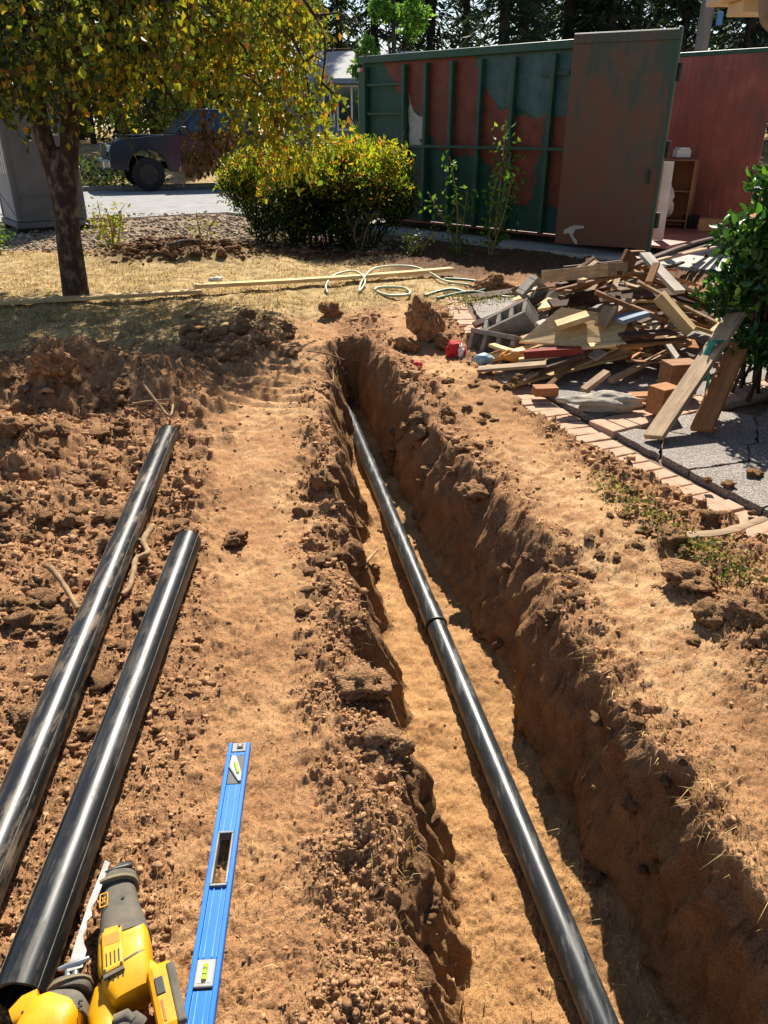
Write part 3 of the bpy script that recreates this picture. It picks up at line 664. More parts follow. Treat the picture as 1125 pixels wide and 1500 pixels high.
# open door leaf folded back along the near wall
hA, hB = Vector((3.36, 10.10, 0)), Vector((2.27, 10.68, 0))
dd = (hB-hA).normalized(); dn = Vector((dd.y, -dd.x, 0)); dn = dn if dn.y < 0 else -dn
leaf = empty('door', hA); leaf.parent = dr; leaf.matrix_parent_inverse = PM(dr).inverted()
leaf.rotation_euler = (0, 0, math.atan2(-dd.y, -dd.x))
DWid = (hB-hA).length
mb = MB(); mb.box((-DWid/2, 0, 1.345), (DWid, .06, 2.37)); mb.obj('panel', M['door'], leaf, True, bevel=.008)
mb = MB(); mb.box((-DWid/2, -.036, 2.47), (DWid-.02, .03, .10)); mb.obj('edge_frame', M['door'], leaf, True, bevel=.006)
mb = MB(); mb.box((-.02, 0, 1.345), (.035, .08, 2.40)); mb.obj('edge_frame', M['green'], leaf, True, bevel=.006)
for zz in (.5, 1.3, 2.1):
    mb = MB(); mb.tube([(.02, .03, zz-.09), (.02, .03, zz+.09)], .03, 10); mb.obj('hinge', M['steel_dark'], leaf, True)
mb = MB(); mb.prism(jag([(-1.12, .34), (-.98, .40), (-.86, .395), (-.87, .365), (-.97, .35), (-1.0, .28), (-.93, .2), (-.93, .16), (-1.0, .22), (-1.05, .30), (-1.13, .28)], .01, .03, 4), 0, .004,
          (Vector((0, -.0305, 0)), Vector((1, 0, 0)), Vector((0, 0, 1)), Vector((0, -1, 0)))); mb.obj('bare_patch', M['chip'], leaf, True)
mb = MB(); mb.box((-.15, -.045, 1.0), (.03, .05, .16)); mb.obj('latch', M['steel_dark'], leaf, True, bevel=.004)
mb = MB(); mb.bar(aty(793, 109, 11.55), aty(835, 106, 11.2), .03, .05); mb.obj('latch_bar', M['door'], dr)

# ------------------------------------------------------------------ things in the container
M['white'] = mottled('white_paint', srgb(196, 190, 178), srgb(222, 217, 206), 5, .6, .1, .002, 60)
M['cab'] = mottled('cabinet_wood', srgb(120, 78, 48), srgb(150, 102, 64), 5, .6, .2, .002, 40, (1, 1, .2))
M['card'] = mottled('cardboard', srgb(158, 112, 70), srgb(190, 142, 94), 6, .9, .15, .002, 60)
M['black_plastic'] = mottled('black_plastic', srgb(20, 20, 20), srgb(36, 35, 34), 8, .5, .1, .001, 80)
def on_floor(u, v, z=DZ0): return at(u, v, z)
FL = DZ0
c = on_floor(1000, 333); ang = math.radians(-28)
t = empty('cabinet', (c.x-.13, c.y+.12, FL), ang, 'open brown wooden cabinet standing inside the steel container', 'cabinet')
w, d, h = .46, .40, .92
def T(name, mat, par, *boxes, bevel=.003):
    mb = MB()
    for b in boxes: mb.box(*b)
    return mb.obj(name, mat, par, True, bevel=bevel)
T('side_panel', M['cab'], t, ((-w/2+.01, 0, h/2), (.02, d, h))); T('side_panel', M['cab'], t, ((w/2-.01, 0, h/2), (.02, d, h)))
T('top_panel', M['cab'], t, ((0, 0, h-.01), (w-.042, d, .02))); T('back_panel', M['cab'], t, ((0, d/2-.008, h/2), (w-.042, .012, h-.044)))
T('shelf', M['cab'], t, ((0, 0, .10), (w-.042, d-.03, .02))); T('shelf', M['cab'], t, ((0, 0, .5), (w-.042, d-.05, .02)))
b0 = at(945, 352, FL); b1 = aty(966, 224, b0.y+.1)
mb = MB(); mb.bar(Vector((b0.x+.17, b0.y+.02, FL+.0)), Vector((b0.x+.19, b0.y+.10, 1.14)), .13, .045, (0, 1, 0))
tag(mb.obj('trim_board', M['white'], bevel=.004), 'white painted board upright behind the open container door', 'board')
p = aty(985, 231, c.y+.1); mb = MB(); mb.box((c.x-.12, c.y+.2, FL+h+.07), (.2, .2, .10)); mb.box((c.x-.12, c.y+.2, FL+h+.135), (.15, .22, .028))
tag(mb.obj('white_box', M['white'], bevel=.008), 'small white box on top of the wooden cabinet', 'box')
# crumpled bag
def blob(name, loc, r, mat, seed, label, cat, rough=.35, sub=4):
    v, f = ico(sub); a = []
    for q in v:
        q = Vector(q); a.append(q*(1+rough*mnoise.noise(q*1.6+Vector((seed, 0, 0)))+rough*.5*abs(mnoise.noise(q*4+Vector((0, seed, 0))))+rough*.2*abs(mnoise.noise(q*9))))
    a = np.array([q[:] for q in a])*np.array(r); me = np_mesh(name, a, f, None, True); o = link(name, me, mat); o.location = loc
    return tag(o, label, cat)
M['pinkish'] = mottled('grubby_cloth', srgb(170, 140, 128), srgb(206, 182, 168), 4, .8, .3, .004, 40)
pp = at(966, 300, .55); blob('sack', (pp.x+.05, pp.y+.05, .60), (.15, .16, .22), M['pinkish'], 3, 'pale crumpled sack between the white board and the cabinet', 'sack')
pb = on_floor(1010, 333); mb = MB(); mb.tube([(pb.x, pb.y, FL), (pb.x, pb.y, FL+.02), (pb.x, pb.y, FL+.15), (pb.x, pb.y, FL+.17)], [.10, .11, .115, .12], 20)
tag(mb.obj('bucket', M['black_plastic'], auto=40), 'low black bucket beside the cardboard box in the container', 'bucket')
pc = on_floor(1042, 338); t = empty('cardboard_box', (pc.x, pc.y+.05, FL), math.radians(-20), 'opened cardboard box on the container floor', 'box')
T('front', M['card'], t, ((0, -.13, .08), (.34, .006, .16))); T('back', M['card'], t, ((0, .13, .08), (.34, .006, .16)))
T('side', M['card'], t, ((-.17, 0, .08), (.006, .252, .16))); T('side', M['card'], t, ((.17, 0, .08), (.006, .252, .16)))
mb = MB(); mb.bar((-.05, .135, .16), (-.05, .20, .31), .24, .006, (1, 0, 0)); mb.obj('flap', M['card'], t, True)
mb = MB(); mb.bar((.17, 0, .158), (.32, -.02, .13), .25, .006); mb.obj('flap', M['card'], t, True)

# ------------------------------------------------------------------ pipes
def pipe_mat():
    m, nt, nd, lk, p = new_mat('black_pipe'); co = coords(nt, 'Object', (1, 1, 1)); st = coords(nt, 'Object', (14, 1.2, 14))
    dust = ramp(nt, math_(nt, 'ADD', math_(nt, 'MULTIPLY', noise(nt, co, 9, 6, .7), .28), math_(nt, 'MULTIPLY', noise(nt, st, 3, 6, .75), .72)), [(.50, (0, 0, 0)), (.62, (1, 1, 1))])
    c = mixc(nt, math_(nt, 'MULTIPLY', dust, .26), (.010, .011, .012, 1), srgb(120, 108, 94))
    lk.new(c, p.inputs['Base Color'])
    r = ramp(nt, math_(nt, 'ADD', math_(nt, 'MULTIPLY', dust, .5), math_(nt, 'MULTIPLY', noise(nt, st, 8, 4), .3)), [(.05, (.27,)*3), (.6, (.6,)*3)])
    lk.new(r, p.inputs['Roughness']); lk.new(bump(nt, noise(nt, st, 10, 3), .08, .002), p.inputs['Normal'])
    p.inputs['Specular IOR Level'].default_value = .4; return m
M['pipe'] = pipe_mat()
M['pipe_dust_sheen'] = M['pipe']
def hollow(a, b, r, wall=.007, n=48, segs=24, bow=0):
    mb = MB(); a = Vector(a); b = Vector(b); x = (b-a).normalized(); y = Vector((0, 0, 1)).cross(x).normalized(); z = x.cross(y)
    R = []
    for rr in (r, r-wall):
        ring = []
        for i in range(segs+1):
            c = a.lerp(b, i/segs)+Vector((0, 0, bow*math.sin(math.pi*i/segs)))
            ring.append([c+y*(math.cos(2*math.pi*k/n)*rr)+z*(math.sin(2*math.pi*k/n)*rr) for k in range(n)])
        R.append(ring)
    V = []; ids = {}
    for w in (0, 1):
        for i in range(segs+1):
            for k in range(n): ids[w, i, k] = len(V); V.append(R[w][i][k])
    Fc = []
    for i in range(segs):
        for k in range(n):
            k2 = (k+1) % n
            Fc.append((ids[0, i, k], ids[0, i, k2], ids[0, i+1, k2], ids[0, i+1, k])); Fc.append((ids[1, i, k], ids[1, i+1, k], ids[1, i+1, k2], ids[1, i, k2]))
    for k in range(n):
        k2 = (k+1) % n
        Fc.append((ids[0, 0, k], ids[1, 0, k], ids[1, 0, k2], ids[0, 0, k2])); Fc.append((ids[0, segs, k], ids[0, segs, k2], ids[1, segs, k2], ids[1, segs, k]))
    mb.add(V, Fc); return mb
RP = .050
# loose pipes: centre line through the photograph's axis, lying on the soil
def lie(u1, v1, u2, v2, r, z1, z2): return at(u1, v1, z1), at(u2, v2, z2)
a, b = lie(246, 636, 97, 1000, RP, .12, .09); b = b+(b-a)*1.05
def mould_lines(o, a, b, r):
    x = (b-a).normalized(); y = Vector((0, 0, 1)).cross(x).normalized(); z = x.cross(y)
    for an in (35, 150):
        c = y*(math.cos(math.radians(an))*r)+z*(math.sin(math.radians(an))*r); mb = MB(); mb.tube([a+c, b+c], .0012, 5); l = mb.obj('mould_line', M['grey_line'], o)
M['grey_line'] = mottled('dusty_seam', srgb(70, 68, 64), srgb(120, 112, 100), 30, .7, 0)
M['pipe_scuffed'] = M['pipe'].copy(); M['pipe_scuffed'].name = 'scuffed_black_pipe'
for nn in M['pipe_scuffed'].node_tree.nodes:
    if nn.type == 'MIX': nn.inputs[7].default_value = srgb(190, 160, 126)
    if nn.type == 'MATH' and nn.operation == 'MULTIPLY' and abs(nn.inputs[1].default_value-.26) < 1e-4: nn.inputs[1].default_value = .32
o = tag(hollow(b, a, RP).obj('drain_pipe', M['pipe_scuffed'], auto=40), 'longer scuffed black pipe lying on the spoil at the far left', 'pipe'); mould_lines(o, a, b, RP)
a, b = at(276, 793, .085), at(28, 1462, .07)
o = tag(hollow(b, a, RP).obj('drain_pipe', M['pipe'], auto=40), 'shorter black pipe with its open end beside the yellow saws', 'pipe'); mould_lines(o, a, b, RP)
# pipe in the trench: two lengths, the farther one ends in a socket that takes the nearer
a, b = Vector((.555, 1.05, -.45)), Vector((-.315, 5.87, -.45))
dv = (b-a).normalized(); pj = at(637, 917, -.45); tj = (pj-a).dot(dv); J = a+dv*tj
M['pipe_dust_sheen'] = M['pipe'].copy(); M['pipe_dust_sheen'].name = 'dusty_sheen_black_pipe'
for nn in M['pipe_dust_sheen'].node_tree.nodes:
    if nn.type == 'MIX': nn.inputs[7].default_value = srgb(150, 150, 146); nn.inputs[6].default_value = (.022, .025, .027, 1)  # grey dust and lifted base paint in the trench pipe's sun sheen
tp = empty('trench_pipe', (J.x, J.y, -.52), 0, 'long black pipe laid along the bottom of the trench', 'pipe')
hollow(a-dv*1.2, J+dv*.06, .0435).obj('pipe_length', M['pipe_dust_sheen'], tp, auto=40)
hollow(J+dv*.09, b, .0435).obj('pipe_length', M['pipe_dust_sheen'], tp, auto=40)
hollow(J, J+dv*.15, .0485, .0052, segs=6).obj('socket', M['pipe_dust_sheen'], tp, auto=40)
hollow(J-dv*.006, J+dv*.006, .0510, .0075, segs=2).obj('seal_ring', M['black_plastic'], tp, auto=40)

# ------------------------------------------------------------------ spirit level
M['blue'] = mottled('blue_aluminium', srgb(0, 100, 196), srgb(4, 114, 210), 6, .42, .06, .0008, 200, spec=.25)
M['blue_edge'] = mottled('worn_blue_edge', srgb(60, 130, 190), srgb(120, 168, 206), 30, .4, .1, .0008, 100)
M['grey_plastic'] = mottled('grey_plastic', srgb(96, 98, 98), srgb(140, 140, 138), 20, .5, .1, .001, 120)
M['vial_frame'] = mottled('vial_frame_grey', srgb(120, 122, 120), srgb(160, 160, 156), 20, .45, .05, .0005, 80)
M['vial'] = new_mat('vial_green')[0]; _p = M['vial'].node_tree.nodes['Principled BSDF']; _p.inputs['Base Color'].default_value = srgb(168, 200, 60); _p.inputs['Roughness'].default_value = .08
M['clear'] = mottled('clear_acrylic', srgb(176, 186, 176), srgb(204, 210, 200), 12, .12, 0, spec=.6)
la, lb = at(351, 1086, .03), at(287, 1510, .05)
ld = (lb-la).normalized(); LVL = empty('spirit_level', (la.x, la.y, la.z-.012), math.atan2(ld.y, ld.x), 'blue aluminium spirit level lying on the bare soil beside the saws', 'level')
LVL.rotation_euler = (0, math.asin(max(-1, min(1, -ld.z))), math.atan2(ld.y, ld.x))
LL, LW, LT = 1.2, .060, .022; hw = LW/2
def LX(v): # distance from the far end of a picture row along the level
    best = min(np.linspace(0, 1.0, 2001), key=lambda q: abs(proj(la+ld*q)[1]-v)); return float(best)
def proj(p):
    d = Vector(p)-Vector((0, 0, CAM_H)); dep = d.y*CP-d.z*SP; return CX+FPX*d.x/dep, CY+FPX*(-d.y*SP-d.z*CP)/dep
def lv(name, mat, boxes, parent=LVL, bevel=.001):
    mb = MB()
    for b in boxes: mb.box(*b)
    return mb.obj(name, mat, parent, True, bevel=bevel)
h1a, h1b = LX(1217), LX(1297); v1a, v1b = LX(1104), LX(1146); v2a, v2b = LX(1402), LX(1448); e0 = LX(1099)
iw = hw-.0135
segs = [(e0, v1a), (v1b, h1a), (h1b, v2a), (v2b, LL-.03)]
lv('edge_rail', M['blue'], [((LL/2, hw-.0055, 0), (LL-.004, .011, LT))], bevel=.002); lv('edge_rail', M['blue'], [((LL/2, -hw+.0055, 0), (LL-.004, .011, LT))], bevel=.002)
for p, q in segs: lv('web', M['blue'], [(((p+q)/2, 0, 0), (q-p, LW-.022, .010))])
for yy in (-.0085, .0085):
    for p, q in segs: lv('web_rib', M['blue_edge'], [(((p+q)/2, yy, .0062), (q-p-.004, .0022, .003))])
for yy in (-hw+.0125, hw-.0125):
    for p, q in segs: lv('web_rib', M['blue_edge'], [(((p+q)/2, yy, .0058), (q-p-.004, .0014, .002))])
lv('end_cap', M['grey_plastic'], [((e0/2, 0, 0), (e0, LW-.0225, .015))], bevel=.002); lv('end_cap', M['black_plastic'], [((e0*.45, .003, .0085), (e0*.45, .016, .004))])
mb = MB(); mb.tube([(e0*.45, .003, .0095), (e0*.45, .003, .0125)], .004, 14); mb.obj('screw', M['chip'], LVL, True)
# grip slot lined with grey
lv('slot_frame', M['grey_plastic'], [((h1a+.003, 0, 0), (.006, LW-.0225, .024)), ((h1b-.003, 0, 0), (.006, LW-.0225, .024)), (((h1a+h1b)/2, iw+.0003, 0), (h1b-h1a-.013, .005, .024)), (((h1a+h1b)/2, -iw-.0003, 0), (h1b-h1a-.013, .005, .024))])
def vialbox(x0, x1, tri):
    L = x1-x0
    if tri:
        out = [(x0, .012), (x0+L*.25, -.018), (x1, -.018), (x1, -.006), (x0+.004, .018)]
        out = [(x0, -.004), (x0, -.017), (x0+L*.45, -.019), (x1, .010), (x1, .018), (x0+L*.7, .018)]
    else: out = [(x0, -.019), (x1, -.019), (x1, .019), (x0, .019)]
    mb = MB(); mb.prism(out if _ccw(out) else out[::-1], -.008, .0105); f = mb.obj('vial_frame', M['vial_frame'], LVL, True, bevel=.002)
    cx = sum(p[0] for p in out)/len(out); cy = sum(p[1] for p in out)/len(out); ins = [(cx+(p[0]-cx)*.72, cy+(p[1]-cy)*.66) for p in out]
    mb = MB(); mb.prism(ins if _ccw(ins) else ins[::-1], .0107, .0112); mb.obj('window', M['clear'], f, True)
    mb = MB()
    if tri: mb.tube([(x0+L*.30, -.004, .0112), (x0+L*.72, .008, .0112)], .0042, 12)
    else: mb.tube([(x0+L*.22, 0, .0112), (x1-L*.22, 0, .0112)], .0058, 12)
    mb.obj('vial', M['vial'], f, True, auto=40)
    if not tri:
        for q in (-.1, .1): lvb = MB(); lvb.box(((x0+x1)/2+L*q, 0, .0168), (.0012, .008, .0012)); lvb.obj('vial_mark', M['black_plastic'], f, True)
def _ccw(p): return sum(p[i][0]*p[(i+1) % len(p)][1]-p[(i+1) % len(p)][0]*p[i][1] for i in range(len(p))) > 0
lv('vial_block', M['black_plastic'], [(((v1a+v1b)/2, 0, -.001), (v1b-v1a-.001, LW-.0225, .014))]); lv('vial_block', M['black_plastic'], [(((v2a+v2b)/2, 0, -.001), (v2b-v2a-.001, LW-.0225, .014))])
vialbox(v1a+.003, v1b-.006, True); vialbox(v2a+.003, v2b-.004, False)

# ------------------------------------------------------------------ two yellow reciprocating saws
M['yellow'] = mottled('yellow_plastic', srgb(196, 132, 14), srgb(226, 158, 10), 11, .42, .2, .0012, 120, spec=.4, third=srgb(234, 168, 14), rrange=(.35, .65))
M['rubber'] = mottled('grey_rubber', srgb(66, 62, 54), srgb(98, 92, 80), 14, .85, .3, .001, 160, third=srgb(122, 108, 86))
M['steel'] = mottled('bright_steel', srgb(176, 176, 174), srgb(206, 206, 204), 30, .35, .1, .0005, 120, (1, 4, 1), metal=.8)
M['blade'] = mottled('worn_blade', srgb(132, 130, 124), srgb(176, 174, 168), 25, .5, .15, .0005, 150, metal=.5)
M['tan_rubber'] = mottled('dusty_tan_rubber', srgb(110, 98, 74), srgb(146, 130, 98), 14, .85, .3, .001, 160)
M['amber'] = mottled('amber_label', srgb(200, 112, 6), srgb(216, 130, 10), 30, .45, 0)
def pz(u, v, z): return at(u, v, z)
def loft(pix, rx, ry, n=20, e=2.6, z=.075): return MB().tube([at(u, v, zz) for (u, v, zz) in pix], rx, n, True, e, ry)
g0 = hz(-.55, 1.0)
def Zg(z): return g0+z
S1 = empty('reciprocating_saw', (at(180, 1400, Zg(.05)).x, at(180, 1400, Zg(.05)).y, g0), 0, 'yellow cordless reciprocating saw lying between the shorter pipe and the blue level', 'saw')
zc = .070
bp = [(174, 1284), (174, 1292), (175, 1312), (177, 1335), (181, 1362), (183, 1384)]
loft([(u, v, Zg(zc)) for u, v in bp], [.026, .032, .035, .039, .046, .047], [.026, .030, .033, .036, .042, .043], 28, 2.5).obj('boot', M['rubber'], S1, auto=45)
loft([(173, 1290, Zg(zc)), (173, 1297, Zg(zc)), (174, 1303, Zg(zc))], [.040, .043, .040], [.036, .039, .036], 28, 2.5).obj('boot_collar', M['rubber'], S1, auto=45)
yb = [(183, 1379), (184, 1395), (185, 1420), (190, 1448), (196, 1466)]
body = loft([(u, v, Zg(zc)) for u, v in yb], [.0475, .050, .050, .046, .036], [.044, .047, .047, .044, .034], 32, 4.5).obj('motor_housing', M['yellow'], S1, auto=45)
loft([(183, 1374, Zg(zc)), (183, 1379, Zg(zc)), (184, 1385, Zg(zc))], [.0490, .0515, .0510], [.0455, .048, .0475], 28, 3.0).obj('housing_trim', M['rubber'], S1, auto=45)
loft([(172, 1299, Zg(zc+.004)), (172, 1303, Zg(zc+.004))], [.0445, .0445], [.0405, .0405], 28, 2.5).obj('collar_edge', M['tan_rubber'], S1, auto=45)
loft([(186, 1428, Zg(zc)), (187, 1430, Zg(zc))], [.0502, .0502], [.0472, .0472], 32, 4.5).obj('housing_seam', M['black_plastic'], S1, auto=45)
# raised vent panel on the upper side
mb = MB(); q = [at(u, v, Zg(.113)) for u, v in ((149, 1366), (179, 1357), (182, 1416), (152, 1432))]
mb.add([p+Vector((0, 0, .010)) for p in q]+[p-Vector((0, 0, .012)) for p in q], [(0, 3, 2, 1), (4, 5, 6, 7), (0, 1, 5, 4), (1, 2, 6, 5), (2, 3, 7, 6), (3, 0, 4, 7)])
vp = mb.obj('vent_panel', M['yellow'], S1, bevel=.004)
def on_panel(fx, fy): return q[0].lerp(q[1], fx).lerp(q[3].lerp(q[2], fx), fy)
for c_ in range(4):
    m2 = MB(); m2.bar(on_panel(.2+.2*c_, .60)+Vector((0, 0, .0102)), on_panel(.2+.2*c_, .88)+Vector((0, 0, .0102)), .0026, .002); m2.obj('vent_slot', M['black_plastic'], vp)
m2 = MB(); m2.bar(on_panel(.14, .30)+Vector((0, 0, .0101)), on_panel(.86, .30)+Vector((0, 0, .0101)), .022, .0012); m2.obj('label_plate', M['amber'], vp)
for fx, fy in ((.1, .05), (.9, .05), (.1, .95), (.9, .95)):
    m2 = MB(); p = on_panel(fx, fy)+Vector((0, 0, .0095)); m2.tube([p, p+Vector((0, 0, .0018))], .0026, 10); m2.obj('screw', M['black_plastic'], vp)
mb = MB(); mb.bar(q[3]+Vector((.002, -.004, .004)), q[2]+Vector((.002, -.004, .004)), .007, .008); mb.obj('panel_lip', M['rubber'], S1)
for k in range(4):
    m2 = MB(); p = at(160+k*7, 1437-k*3, Zg(.112)); m2.box(p, (.003, .006, .006)); m2.obj('vent_slot', M['black_plastic'], S1)
# handle loop: front arm to the battery foot, rear grip below
loft([(192, 1432, Zg(.072)), (214, 1428, Zg(.074)), (232, 1440, Zg(.074)), (244, 1455, Zg(.072))], [.026, .023, .022, .024], [.036, .030, .028, .030], 20, 3).obj('handle_arm', M['yellow'], S1, auto=45)
loft([(178, 1440, Zg(.066)), (160, 1462, Zg(.062)), (150, 1490, Zg(.058)), (158, 1530, Zg(.055)), (190, 1560, Zg(.055)), (225, 1555, Zg(.055)), (245, 1535, Zg(.06))], [.034, .030, .027, .026, .026, .026, .028], [.036, .032, .030, .028, .028, .028, .03], 20, 2.8).obj('grip', M['yellow'], S1, auto=45)
loft([(168, 1496, Zg(.082)), (186, 1488, Zg(.084)), (196, 1496, Zg(.082))], [.010, .011, .008], [.012, .012, .010], 14, 2.5).obj('trigger', M['rubber'], S1, auto=45)
loft([(172, 1512, Zg(.07)), (200, 1498, Zg(.07)), (214, 1504, Zg(.07))], [.018, .018, .012], [.018, .02, .014], 14, 2.5).obj('grip_pad', M['rubber'], S1, auto=45)
fc = at(246, 1475, Zg(.075)); fd = (at(254, 1515, Zg(.075))-at(238, 1440, Zg(.075))).normalized(); fa = math.atan2(fd.y, fd.x)
ft = MB(); ft.box(fc, (.135, .050, .085), Matrix.Rotation(fa, 3, 'Z')); foot = ft.obj('battery_foot', M['yellow'], S1, bevel=.012)
ft = MB(); ft.box(fc+Vector((0, 0, .038))+Matrix.Rotation(fa, 3, 'Z') @ Vector((.004, .019, 0)), (.12, .016, .016), Matrix.Rotation(fa, 3, 'Z')); ft.obj('foot_trim', M['rubber'], S1, bevel=.004)
ft = MB(); ft.box(fc+Vector((0, 0, .0425))+Matrix.Rotation(fa, 3, 'Z') @ Vector((-.018, -.006, 0)), (.034, .016, .004), Matrix.Rotation(fa, 3, 'Z')); ft.obj('foot_slot', M['black_plastic'], S1, bevel=.001)
ft = MB(); ft.box(fc+Vector((0, 0, .0426))+Matrix.Rotation(fa, 3, 'Z') @ Vector((.03, -.008, 0)), (.04, .004, .003), Matrix.Rotation(fa, 3, 'Z')); ft.obj('foot_mark', mottled('orange_mark', srgb(214, 84, 20), srgb(224, 100, 30), 9, .5, 0), S1)
# shoe in front of the boot
mb = MB(); mb.tube([at(u, v, Zg(z)) for u, v, z in ((150, 1281, .075), (146, 1285, .085), (156, 1280, .10), (172, 1273, .10), (190, 1268, .09), (194, 1274, .08), (184, 1278, .075))], [.007]*7, 10); mb.tube([at(176, 1272, Zg(.085)), at(192, 1270, Zg(.085))], .013, 12); mb.obj('shoe', M['black_plastic'], S1, auto=45)
mb = MB(); mb.tube([at(173, 1290, Zg(.072)), at(173, 1276, Zg(.072))], .008, 10); mb.obj('blade_holder', M['steel'], S1, auto=45)
# emblem: small yellow outlined plate on the boot
q = [at(u, v, Zg(.104)) for u, v in ((147, 1311), (158, 1307), (157, 1326), (146, 1330))]
mb = MB()
for i in range(4): mb.bar(q[i], q[(i+1) % 4], .0022, .002)
pl = mb.obj('badge', M['yellow'], S1)
mb = MB(); mb.bar(q[0].lerp(q[2], .28), q[0].lerp(q[2], .5), .002, .002); mb.bar(q[1].lerp(q[3], .28), q[1].lerp(q[3], .72), .002, .002); mb.bar(q[0].lerp(q[2], .5), q[0].lerp(q[2], .72), .002, .002); mb.obj('badge_mark', M['yellow'], S1)
for u, v in ((180, 1315), (181, 1344)):
    mb = MB(); p = at(u, v, Zg(.106)); mb.tube([p, p+Vector((0, 0, .0025))], .0035, 10); mb.obj('screw', M['black_plastic'], S1)

S2 = empty('reciprocating_saw', (at(75, 1490, Zg(.05)).x, at(75, 1490, Zg(.05)).y, g0), 0, 'yellow reciprocating saw with a long white blade, cut by the bottom picture edge', 'saw')
mb = MB(); zb = Zg(.105)
A = [at(u, v, zb) for u, v in ((98, 1424), (121, 1417), (127, 1392), (123, 1382), (122, 1371), (127, 1361), (127, 1350), (135, 1342), (134, 1330), (142, 1318), (150, 1296), (161, 1264), (154, 1260), (146, 1282), (130, 1322), (112, 1376))]
n = len(A); mb.add([p+Vector((0, 0, .001)) for p in A]+[p-Vector((0, 0, .001)) for p in A], [tuple(range(n))[::-1], tuple(range(n, 2*n))]+[(i, (i+1) % n, n+(i+1) % n, n+i) for i in range(n)])
mb.obj('blade', M['blade'], S2)
mb = MB()
for u in (99, 110): mb.tube([at(u, 1448, Zg(.095)), at(u+1, 1418, Zg(.10))], .0065, 12)
mb.obj('shoe_post', M['steel'], S2, auto=45)
mb = MB(); mb.tube([at(86, 1420, Zg(.10)), at(100, 1415, Zg(.104)), at(118, 1409, Zg(.106)), at(131, 1403, Zg(.106))], [.004, .006, .006, .004], 10); mb.obj('shoe', M['steel'], S2, auto=45)
loft([(104, 1444, Zg(.08)), (103, 1452, Zg(.08)), (102, 1459, Zg(.08))], [.036, .040, .037], [.034, .037, .034], 24, 2.6).obj('boot_collar', M['rubber'], S2, auto=45)
loft([(103, 1449, Zg(.082)), (103, 1452, Zg(.082))], [.0415, .0415], [.0385, .0385], 24, 2.6).obj('collar_edge', M['tan_rubber'], S2, auto=45)
loft([(102, 1458, Zg(.078)), (97, 1470, Zg(.076)), (90, 1490, Zg(.074))], [.030, .044, .050], [.030, .040, .044], 24, 3).obj('boot', M['rubber'], S2, auto=45)
loft([(97, 1466, Zg(.084)), (90, 1480, Zg(.080)), (78, 1500, Zg(.078)), (62, 1535, Zg(.074)), (45, 1575, Zg(.07))], [.034, .048, .054, .056, .05], [.034, .044, .048, .05, .045], 26, 3.4).obj('gear_housing', M['yellow'], S2, auto=45)
loft([(60, 1480, Zg(.08)), (40, 1488, Zg(.08)), (22, 1500, Zg(.078))], [.030, .028, .02], [.035, .034, .028], 18, 3.6).obj('side_housing', M['yellow'], S2, auto=45)
for k in range(3):
    mb = MB(); p = at(33+k*1, 1483+k*8, Zg(.1155)); mb.box(p, (.004, .004, .003)); mb.obj('vent_slot', M['black_plastic'], S2)
    mb = MB(); p = at(118, 1466+k*7, Zg(.112)); mb.box(p, (.007, .003, .003)); mb.obj('vent_slot', M['black_plastic'], S2)

# ------------------------------------------------------------------ heap of broken lumber
def wood(name, c1, c2, rough=.8):
    m, nt, nd, lk, p = new_mat(name); info = N(nt, 'ShaderNodeObjectInfo')
    co = coords(nt, 'Object', (1.5, 14, 14)); off = N(nt, 'ShaderNodeVectorMath', operation='ADD'); lk.new(co, off.inputs[0]); lk.new(info.outputs['Random'], off.inputs[1])
    n1 = noise(nt, off.outputs[0], 3.5, 6, .65); n2 = noise(nt, coords(nt), 5, 5, .6)
    c = ramp(nt, n1, [(.3, c1), (.7, c2)]); c = mixc(nt, 1.0, c, ramp(nt, n2, [(.3, (.72,)*3), (.7, (1.12,)*3)]), 'MULTIPLY')
    c = mixc(nt, 1.0, c, ramp(nt, info.outputs['Random'], [(0, (.85,)*3), (1, (1.28,)*3)]), 'MULTIPLY')
    lk.new(c, p.inputs['Base Color']); p.inputs['Roughness'].default_value = rough; p.inputs['Specular IOR Level'].default_value = .25
    lk.new(bump(nt, n1, .4, .004), p.inputs['Normal']); return m
WD = {'pale': wood('pale_wood', srgb(186, 152, 104), srgb(220, 190, 140)), 'grey': wood('weathered_wood', srgb(132, 108, 84), srgb(178, 152, 120)),
      'brown': wood('brown_wood', srgb(112, 76, 50), srgb(160, 116, 78)), 'dark': wood('dark_wood', srgb(58, 42, 34), srgb(98, 72, 56)),
      'orange': wood('orange_wood', srgb(150, 98, 56), srgb(186, 130, 82)), 'red': wood('red_painted_wood', srgb(130, 48, 40), srgb(156, 66, 52)),
      'blue': wood('blue_grey_painted_wood', srgb(104, 122, 142), srgb(136, 150, 164)), 'white': wood('white_painted_wood', srgb(176, 166, 150), srgb(214, 206, 192))}
def pile(x, y):
    return .02+.62*np.exp(-(((x-1.95)/.80)**2+((y-6.55)/.95)**2))+.40*np.exp(-(((x-1.55)/.62)**2+((y-5.55)/.48)**2))
